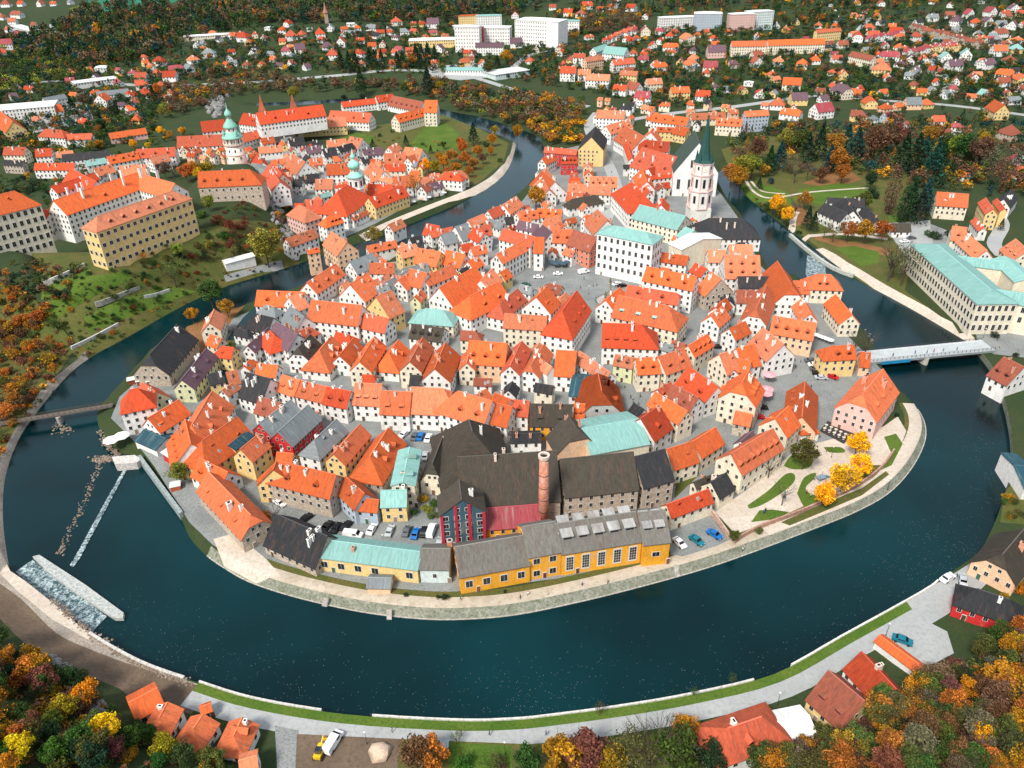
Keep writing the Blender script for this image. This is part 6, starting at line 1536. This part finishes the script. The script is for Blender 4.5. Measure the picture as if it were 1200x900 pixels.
T_('230,210,22,round,golden;245,208,20,round,golden;220,214,22,round,orange;205,212,24,bare,grey brown;235,214,18,round,yellow;195,210,22,round,rust brown;190,160,12,round,yellow;180,170,10,round,yellow green;200,165,12,round,golden;215,160,12,round,yellow;88,138,26,conifer,dark green;138,142,20,round,dark green;182,122,22,conifer,dark green;120,154,16,round,dark green;192,138,14,round,yellow green;100,128,18,round,rust brown;110,178,14,round,yellow green;118,175,12,round,golden;158,175,12,round,yellow;175,176,10,round,yellow;40,175,16,round,olive;52,178,14,round,olive;130,215,10,bush,dark green;35,225,16,bush,dark green;20,225,14,bush,dark green;50,220,12,bush,green;186,115,18,round,orange;246,248,20,round,yellow green;236,255,18,bush,green;228,262,10,bush,golden;255,262,20,bush,dark red;270,268,22,bush,dark red;285,268,20,bush,dark red;262,280,18,bush,green;245,290,18,bush,yellow green;232,290,14,bush,olive;268,290,14,bush,dark red;210,302,18,round,yellow green;195,305,14,bush,olive;180,310,12,bush,green;225,302,12,bush,dark red;240,305,14,bush,grey brown;275,300,16,bush,green;290,300,12,bush,dark green;330,262,18,bush,rust brown;322,275,16,bush,orange;335,285,16,bush,rust brown;325,255,16,bush,golden;318,290,12,bush,grey brown;335,245,14,bush,orange', 'trees and bushes on the castle slope')
# random trees of the wooded slopes: individual ones near, a joined mass far
def pick(w): 
    x = random.random() * sum(w.values())
    for k, v in w.items():
        x -= v
        if x <= 0: return k
    return k
def zone(poly, n, cols, kinds, h0, h1_, g, stuff=None, avoid=True):
    xs = [p[0] for p in poly]; ys = [p[1] for p in poly]; c = 0; tries = 0
    while c < n and tries < n * 12:
        tries += 1; u = random.uniform(min(xs), max(xs)); v = random.uniform(min(ys), max(ys))
        if not inpoly([(u, v)], poly)[0]: continue
        p = un(u, v)
        if inpoly([(p.x, p.y)], RIV)[0]: continue
        if avoid and blocked(p + Vector((0, 0, 1)), None): continue
        s = random.uniform(h0, h1_); k = pick(kinds); col = pick(cols)
        if stuff is not None: stuff.append((p, s, k, col))
        else: tree(0, 0, s, k, col, g, world=p)
        c += 1
AUT = {'golden': 2.5, 'orange': 1.5, 'rust brown': 3, 'olive': 4, 'green': 2.5, 'yellow': .5, 'dark green': 2.5}
zone([(-10,735),(50,785),(110,812),(150,850),(150,900),(-10,915)], 70, AUT, {'round': 6, 'bush': 2, 'sparse': 1}, 6, 10, 'trees on the lower left foreground slope')
zone([(145,848),(200,872),(270,890),(265,915),(140,915)], 14, {'golden': 3, 'green': 3, 'olive': 2, 'yellow': 1}, {'round': 6, 'bush': 2}, 5, 8, 'trees on the lower left foreground slope')
zone([(1210,740),(1165,752),(1120,785),(1080,800),(1055,822),(1000,850),(960,870),(905,885),(880,915),(1210,915)], 150, {'golden': 4, 'orange': 2, 'rust brown': 5, 'olive': 4, 'green': 1.5, 'yellow': .4, 'grey brown': 3, 'dark green': 1}, {'round': 8, 'bush': 1, 'sparse': 2, 'conifer': .3}, 6, 10.5, 'trees on the lower right foreground slope')
zone([(0,320),(55,375),(85,405),(70,440),(30,485),(0,520)], 90, {'golden': 2, 'orange': 4, 'rust brown': 4, 'olive': 2}, {'bush': 3, 'roundfar': 2, 'bare': .6}, 4.5, 9, 'trees on the steep left bank')
zone([(40,330),(110,300),(240,285),(330,268),(340,300),(262,325),(150,385),(95,415)], 110, {'green': 3, 'olive': 3, 'dark green': 2, 'golden': 1, 'dark red': 1, 'orange': .5}, {'bush': 5, 'roundfar': 1}, 2.5, 5.5, 'bushes on the castle terraces')
zone([(1175,575),(1200,560),(1200,615),(1175,612)], 8, {'olive': 2, 'golden': 2}, {'bush': 1}, 3, 5, 'bushes by the right bank')
zone([(1150,690),(1200,680),(1200,700),(1180,705)], 4, {'golden': 2}, {'bush': 1}, 3, 5, 'bushes by the right bank')
zone([(845,200),(880,228),(925,262),(940,275),(935,280),(880,240),(850,212)], 16, {'olive': 2, 'dark green': 2, 'golden': 1}, {'bush': 1}, 2.5, 4.5, 'bushes along the park bank')
zone([(240,245),(300,235),(335,225),(340,265),(300,300),(235,312)], 40, {'dark red': 2, 'rust brown': 2, 'olive': 2, 'green': 2}, {'bush': 3, 'roundfar': 1}, 3, 6, 'bushes on the castle terraces')
zone([(0,210),(60,215),(60,245),(40,240),(0,225)], 16, {'dark green': 3, 'green': 1}, {'roundfar': 1}, 4, 8, 'trees at the left edge by the castle')
STUFF = []; HIL = {'rust brown': 6, 'grey brown': 5, 'orange': .9, 'golden': .8, 'olive': 2, 'dark green': 1.5, 'yellow green': .5}
zone([(180,110),(260,82),(380,98),(520,98),(600,110),(690,128),(645,166),(620,160),(580,148),(520,122),(470,108),(400,108),(300,110),(230,130),(200,140)], 620, HIL, {'round': 8, 'conifer': .6}, 7, 13, None, STUFF)
zone([(600,112),(690,120),(680,172),(640,168),(622,155)], 120, {'golden': 3, 'orange': 3, 'yellow': 1.5, 'olive': 2, 'green': 1}, {'round': 1}, 7, 12, None, STUFF)
zone([(-40,70),(60,48),(100,80),(110,100),(60,95),(0,118),(-40,125)], 240, {'dark green': 4, 'green': 2, 'olive': 3, 'yellow green': 1.5, 'rust brown': 1}, {'round': 5, 'conifer': 1}, 9, 15, None, STUFF)
zone([(-60,25),(30,50),(80,25),(110,8),(280,2),(560,0),(640,10),(560,28),(400,26),(300,33),(250,40),(200,62),(150,72),(95,80),(20,60)], 1700, {'dark green': 6, 'green': 2, 'olive': 2, 'rust brown': 3, 'grey brown': 3, 'orange': .25, 'golden': .3, 'blue green': 2}, {'round': 4, 'conifer': 4}, 12, 20, None, STUFF)
zone([(-150,-110),(1350,-110),(1250,4),(900,10),(640,6),(560,0),(280,-4),(110,-6),(-60,10)], 2600, {'dark green': 6, 'green': 2, 'olive': 2, 'rust brown': 3, 'grey brown': 2}, {'round': 3, 'conifer': 4}, 16, 26, None, STUFF)
zone([(640,20),(700,5),(900,2),(1200,0),(1260,15),(1200,12),(1080,12),(960,28),(880,26),(720,20),(700,40),(650,45)], 460, {'dark green': 4, 'green': 3, 'rust brown': 2, 'olive': 2, 'orange': 1, 'yellow': .4}, {'round': 3, 'conifer': 2}, 9, 15, None, STUFF)
zone([(690,20),(760,20),(750,35),(690,42),(665,48),(670,30)], 120, {'rust brown': 4, 'grey brown': 3, 'golden': 1}, {'round': 1}, 9, 13, None, STUFF)
zone([(-30,120),(0,60),(200,62),(300,35),(600,28),(700,42),(900,25),(1230,5),(1230,130),(1100,122),(900,118),(760,130),(700,110),(560,88),(350,86),(200,95),(180,160),(60,190),(-30,180)], 6200, {'dark green': 6, 'green': 4, 'olive': 3, 'rust brown': 2.5, 'orange': .5, 'golden': .7, 'yellow': .15, 'blue green': 1.5}, {'round': 6, 'conifer': 1.5, 'bush': 2}, 4.5, 11, None, STUFF)
zone([(850,160),(1000,140),(1210,140),(1210,235),(1100,225),(1000,205),(860,210)], 340, {'dark green': 4, 'rust brown': 4, 'orange': 1.5, 'golden': 1, 'blue green': 1, 'olive': 2}, {'round': 3, 'conifer': 2}, 7, 14, None, STUFF)
zone([(850,128),(1200,128),(1200,150),(850,165)], 70, {'dark green': 4, 'rust brown': 3, 'olive': 2}, {'round': 3}, 4, 8, None, STUFF)
zone([(-20,165),(120,165),(260,150),(300,135),(300,170),(240,172),(120,200),(40,240),(-20,235)], 150, {'dark green': 4, 'green': 3, 'rust brown': 2, 'golden': 2, 'olive': 3}, {'round': 4, 'bush': 2}, 4, 8, None, STUFF)
zone([(-20,290),(40,295),(110,325),(60,372),(0,325),(-20,320)], 90, {'dark green': 3, 'olive': 3, 'rust brown': 3, 'orange': 1}, {'bush': 4, 'round': 2}, 3, 7, None, STUFF)
zone([(0,322),(60,372),(90,402),(62,452),(24,500),(4,540),(-30,560),(-30,330)], 260, {'rust brown': 4, 'orange': 3, 'golden': 2, 'olive': 3}, {'bush': 5, 'round': 2}, 2.5, 6, None, STUFF)
zone([(-10,735),(50,785),(110,812),(150,850),(270,888),(270,920),(-10,920)], 130, {'golden': 2, 'green': 3, 'olive': 3, 'rust brown': 3}, {'bush': 4, 'round': 2}, 2.5, 5, None, STUFF)
zone([(1210,745),(1120,785),(1055,822),(1000,850),(905,885),(880,920),(1210,920)], 260, {'olive': 3, 'rust brown': 4, 'green': 2, 'orange': 1}, {'bush': 4, 'round': 2}, 2.5, 6, None, STUFF)
zone([(400,160),(590,165),(560,215),(500,230)], 60, {'olive': 3, 'orange': 3, 'golden': 2}, {'bush': 3}, 2.5, 4.5, None, STUFF)
zone([(62,300),(110,330),(235,300),(330,262),(345,305),(262,335),(150,393),(95,425),(60,390)], 260, {'dark green': 4, 'olive': 3, 'rust brown': 3, 'green': 2, 'golden': 1}, {'bush': 1}, 1.2, 3.2, None, STUFF)
random.shuffle(STUFF)
bases = {}
for k, nq, ls in (('round', 150, .062), ('conifer', 110, .06), ('bush', 90, .08)): bases[k] = [leaf_cloud(k, nq, 40 + i, ls) for i in range(5)]
Vs = []; Ss = []; Cs = []
for i, (p, s, k, col) in enumerate(STUFF):
    V_, sh = bases[k][i % 5]; far = p.y > 700
    if p.y > 1500: V_ = V_.reshape(-1, 4, 3)[::2].reshape(-1, 3); sh = sh[::2]
    a = random.random() * 6.28; c_, s_ = math.cos(a), math.sin(a); X = V_[:, 0] * c_ - V_[:, 1] * s_; Y = V_[:, 0] * s_ + V_[:, 1] * c_
    Vs.append(np.stack([X * s + p.x, Y * s + p.y, V_[:, 2] * s * .9 + p.z - .3], 1)); Ss.append(sh); Cs.append(np.repeat(np.array([TC[col]]) * random.uniform(.75, 1.25), len(sh), 0))
if Vs: tag(link('woodland', cloud_mesh('woodland', np.concatenate(Vs), np.concatenate(Ss), np.concatenate(Cs)), color=(1, 1, 1)), 'mixed autumn woodland covering the far hills and river gorge slopes', 'woodland', kind='stuff')
# rocks of the gorge and castle
for pts_, n, r0, r1, z, lab in (([(318,232),(330,262),(332,280)], 60, 1.2, 3, 0, 'grey rock outcrop under the castle beside the pink house'), ([(58,775),(85,800),(105,830),(120,850)], 60, 1, 2.6, 0, 'grey rock outcrop among the trees at the lower left'), ([(245,125),(258,118),(252,135)], 40, 2, 5, 0, 'dark rock cliff behind the castle tower')):
    m = MB()
    for _ in range(n):
        k = rnd.randrange(len(pts_) - 1); f = rnd.random(); p = un(pts_[k][0] * (1 - f) + pts_[k + 1][0] * f + rnd.gauss(0, 5), pts_[k][1] * (1 - f) + pts_[k + 1][1] * f + rnd.gauss(0, 4)); blob(m, p, rnd.uniform(r0, r1), rnd, 0, .9)
    tag(link('rock_outcrop', m.mesh('rock_outcrop', [GM['rock_face']])), lab, 'rock')
# ------------------------------------------------------------------ labels that single out each house and tree
LM = [('beside the round brick chimney',638,575),('by the main square',660,330),('below the spired church',830,290),('by the spired church',800,215),('near the round castle tower',270,190),('by the right road bridge',1010,410),('near the left wooden footbridge',130,470),('near the yellow church',690,190),
 ('by the riverside playground',950,560),('by the brewery car park',440,600),('near the slim green domed tower',418,225),('near the turquoise roofed school',1140,320),('on the mill island',230,400),('in the castle garden',530,190),('below the yellow castle palace',170,310),('near the red boarded pair',340,500),('near the curved house row',790,430),
 ('on the café square',930,400),('on the lower right slope',1090,840),('on the lower left slope',70,840),('near the far white tower block',575,35),('by the brown terrace rows',1110,60),('along the long orange row',430,470),('in the gabled rows at the centre',520,400),('by the big hipped roof',670,390),('behind the main square',600,290),('by the upper river bend',540,260),
 ('by the castle ranges',200,220),('by the square monastery tower',350,150),('by the monastery lawn',500,150),('near the long cream barracks',920,60),('on the street above the park',1000,130),('in the park',960,230),('behind the park',1100,190),('on the bottom riverside road',700,880),('by the bottom left roofs',230,840),('on the left suburb hill',170,110),('near the far left hotel',50,130),
 ('at the far upper left village',30,25),('below the far forest',360,45),('near the crimson house',1130,690),('by the grey slate cluster',480,310),('by the copper roofed narrow house',490,550),('in the lane below the curved row',810,520),('behind the stone brewery halls',760,560),('by the café terrace deck',1000,480),('on the road above the yellow church',700,110),('on the hillside under the forest',700,60),('by the yellow and orange flats',970,40),('by the river gorge road',450,95),
 ('near the top edge',900,10),('at the right edge above the park',1180,110),('by the seven dormer house',870,560),('by the lowest left castle slope',60,430),('at the big black shed roof',310,620),('left of the red boarded pair',270,540),('by the mint green roof',420,650),('in the upper market street',720,260),('behind the white corner house',350,380),('by the riverside bars',460,230),('at the castle foot houses',300,290),('by the far purple roofed houses',840,70),('at the small cobbled square',740,480),('by the last terrace rows',1060,50),('below the barracks',820,110),('by the weir house',960,345)]
ORD = ['leftmost', 'second from the left', 'third from the left', 'fourth from the left', 'fifth from the left', 'sixth from the left', 'seventh from the left', 'eighth from the left', 'ninth from the left', 'tenth from the left', 'eleventh from the left', 'twelfth from the left', 'thirteenth from the left', 'fourteenth from the left', 'fifteenth from the left', 'sixteenth from the left', 'seventeenth from the left', 'eighteenth from the left', 'nineteenth from the left', 'twentieth from the left']
grp = {}
for o, kind, u, v, txt, c in REG:
    lm = min(LM, key=lambda l: (l[1] - u) ** 2 + ((l[2] - v) * 1.4) ** 2)[0]
    grp.setdefault((txt, lm), []).append((u, v, o))
g2 = {}
for (txt, lm), L in grp.items():
    if len(L) > 9:
        L.sort(key=lambda t: t[1]); q = (len(L) + 8) // 9; nmz = {2: ['far part', 'near part'], 3: ['far part', 'middle part', 'near part']}.get(q, ['far edge', 'far part', 'middle part', 'near part', 'near edge', 'nearest edge'])
        q = min(q, len(nmz)); st = (len(L) + q - 1) // q
        for i in range(q): g2[(txt, lm + ' ' + nmz[i])] = L[i * st:(i + 1) * st]
    else: g2[(txt, lm)] = L
for (txt, lm), L in g2.items():
    L.sort(key=lambda t: t[0]); n = len(L)
    for i, (u, v, o) in enumerate(L):
        if n == 1: s = f'{txt} {lm}'
        elif n == 2: s = f"{txt} {lm}, {['left', 'right'][i]} of two"
        elif i < len(ORD): s = f'{txt} {lm}, {ORD[i]}'
        else: s = f'{txt} {lm}, {n - i} from its right'
        w = s.split(); o['label'] = ' '.join(w[:16])
# ------------------------------------------------------------------ light
w = bpy.data.worlds.new('World'); scene.world = w; w.use_nodes = True; nt = w.node_tree; sky = nt.nodes.new('ShaderNodeTexSky'); sky.sky_type = 'NISHITA'; sky.sun_disc = False
EL, AZ = R(50), R(215); sky.sun_elevation = EL; sky.sun_rotation = AZ; sky.air_density = 1.0; sky.dust_density = 2.0
mx = nt.nodes.new('ShaderNodeMix'); mx.data_type = 'RGBA'; mx.inputs[0].default_value = .5; nt.links.new(sky.outputs[0], mx.inputs[6]); mx.inputs[7].default_value = (4.6, 4.9, 5.0, 1); nt.links.new(mx.outputs[2], nt.nodes['Background'].inputs[0]); nt.nodes['Background'].inputs[1].default_value = .13
sl = bpy.data.lights.new('sun', 'SUN'); so = bpy.data.objects.new('sun', sl); COL.objects.link(so); sl.energy = 2.7; sl.angle = R(14); sl.color = (1, .95, .87)
dirv = Vector((math.sin(AZ) * math.cos(EL), math.cos(AZ) * math.cos(EL), math.sin(EL))); so.rotation_euler = dirv.to_track_quat('Z', 'Y').to_euler()
vs_ = scene.view_settings; scene.display_settings.display_device = 'sRGB'; vs_.view_transform = 'Standard'; vs_.look = 'None'; vs_.exposure = .68; vs_.gamma = 1
scene.render.engine = 'CYCLES'
scene.render.resolution_x = 1024; scene.render.resolution_y = 768
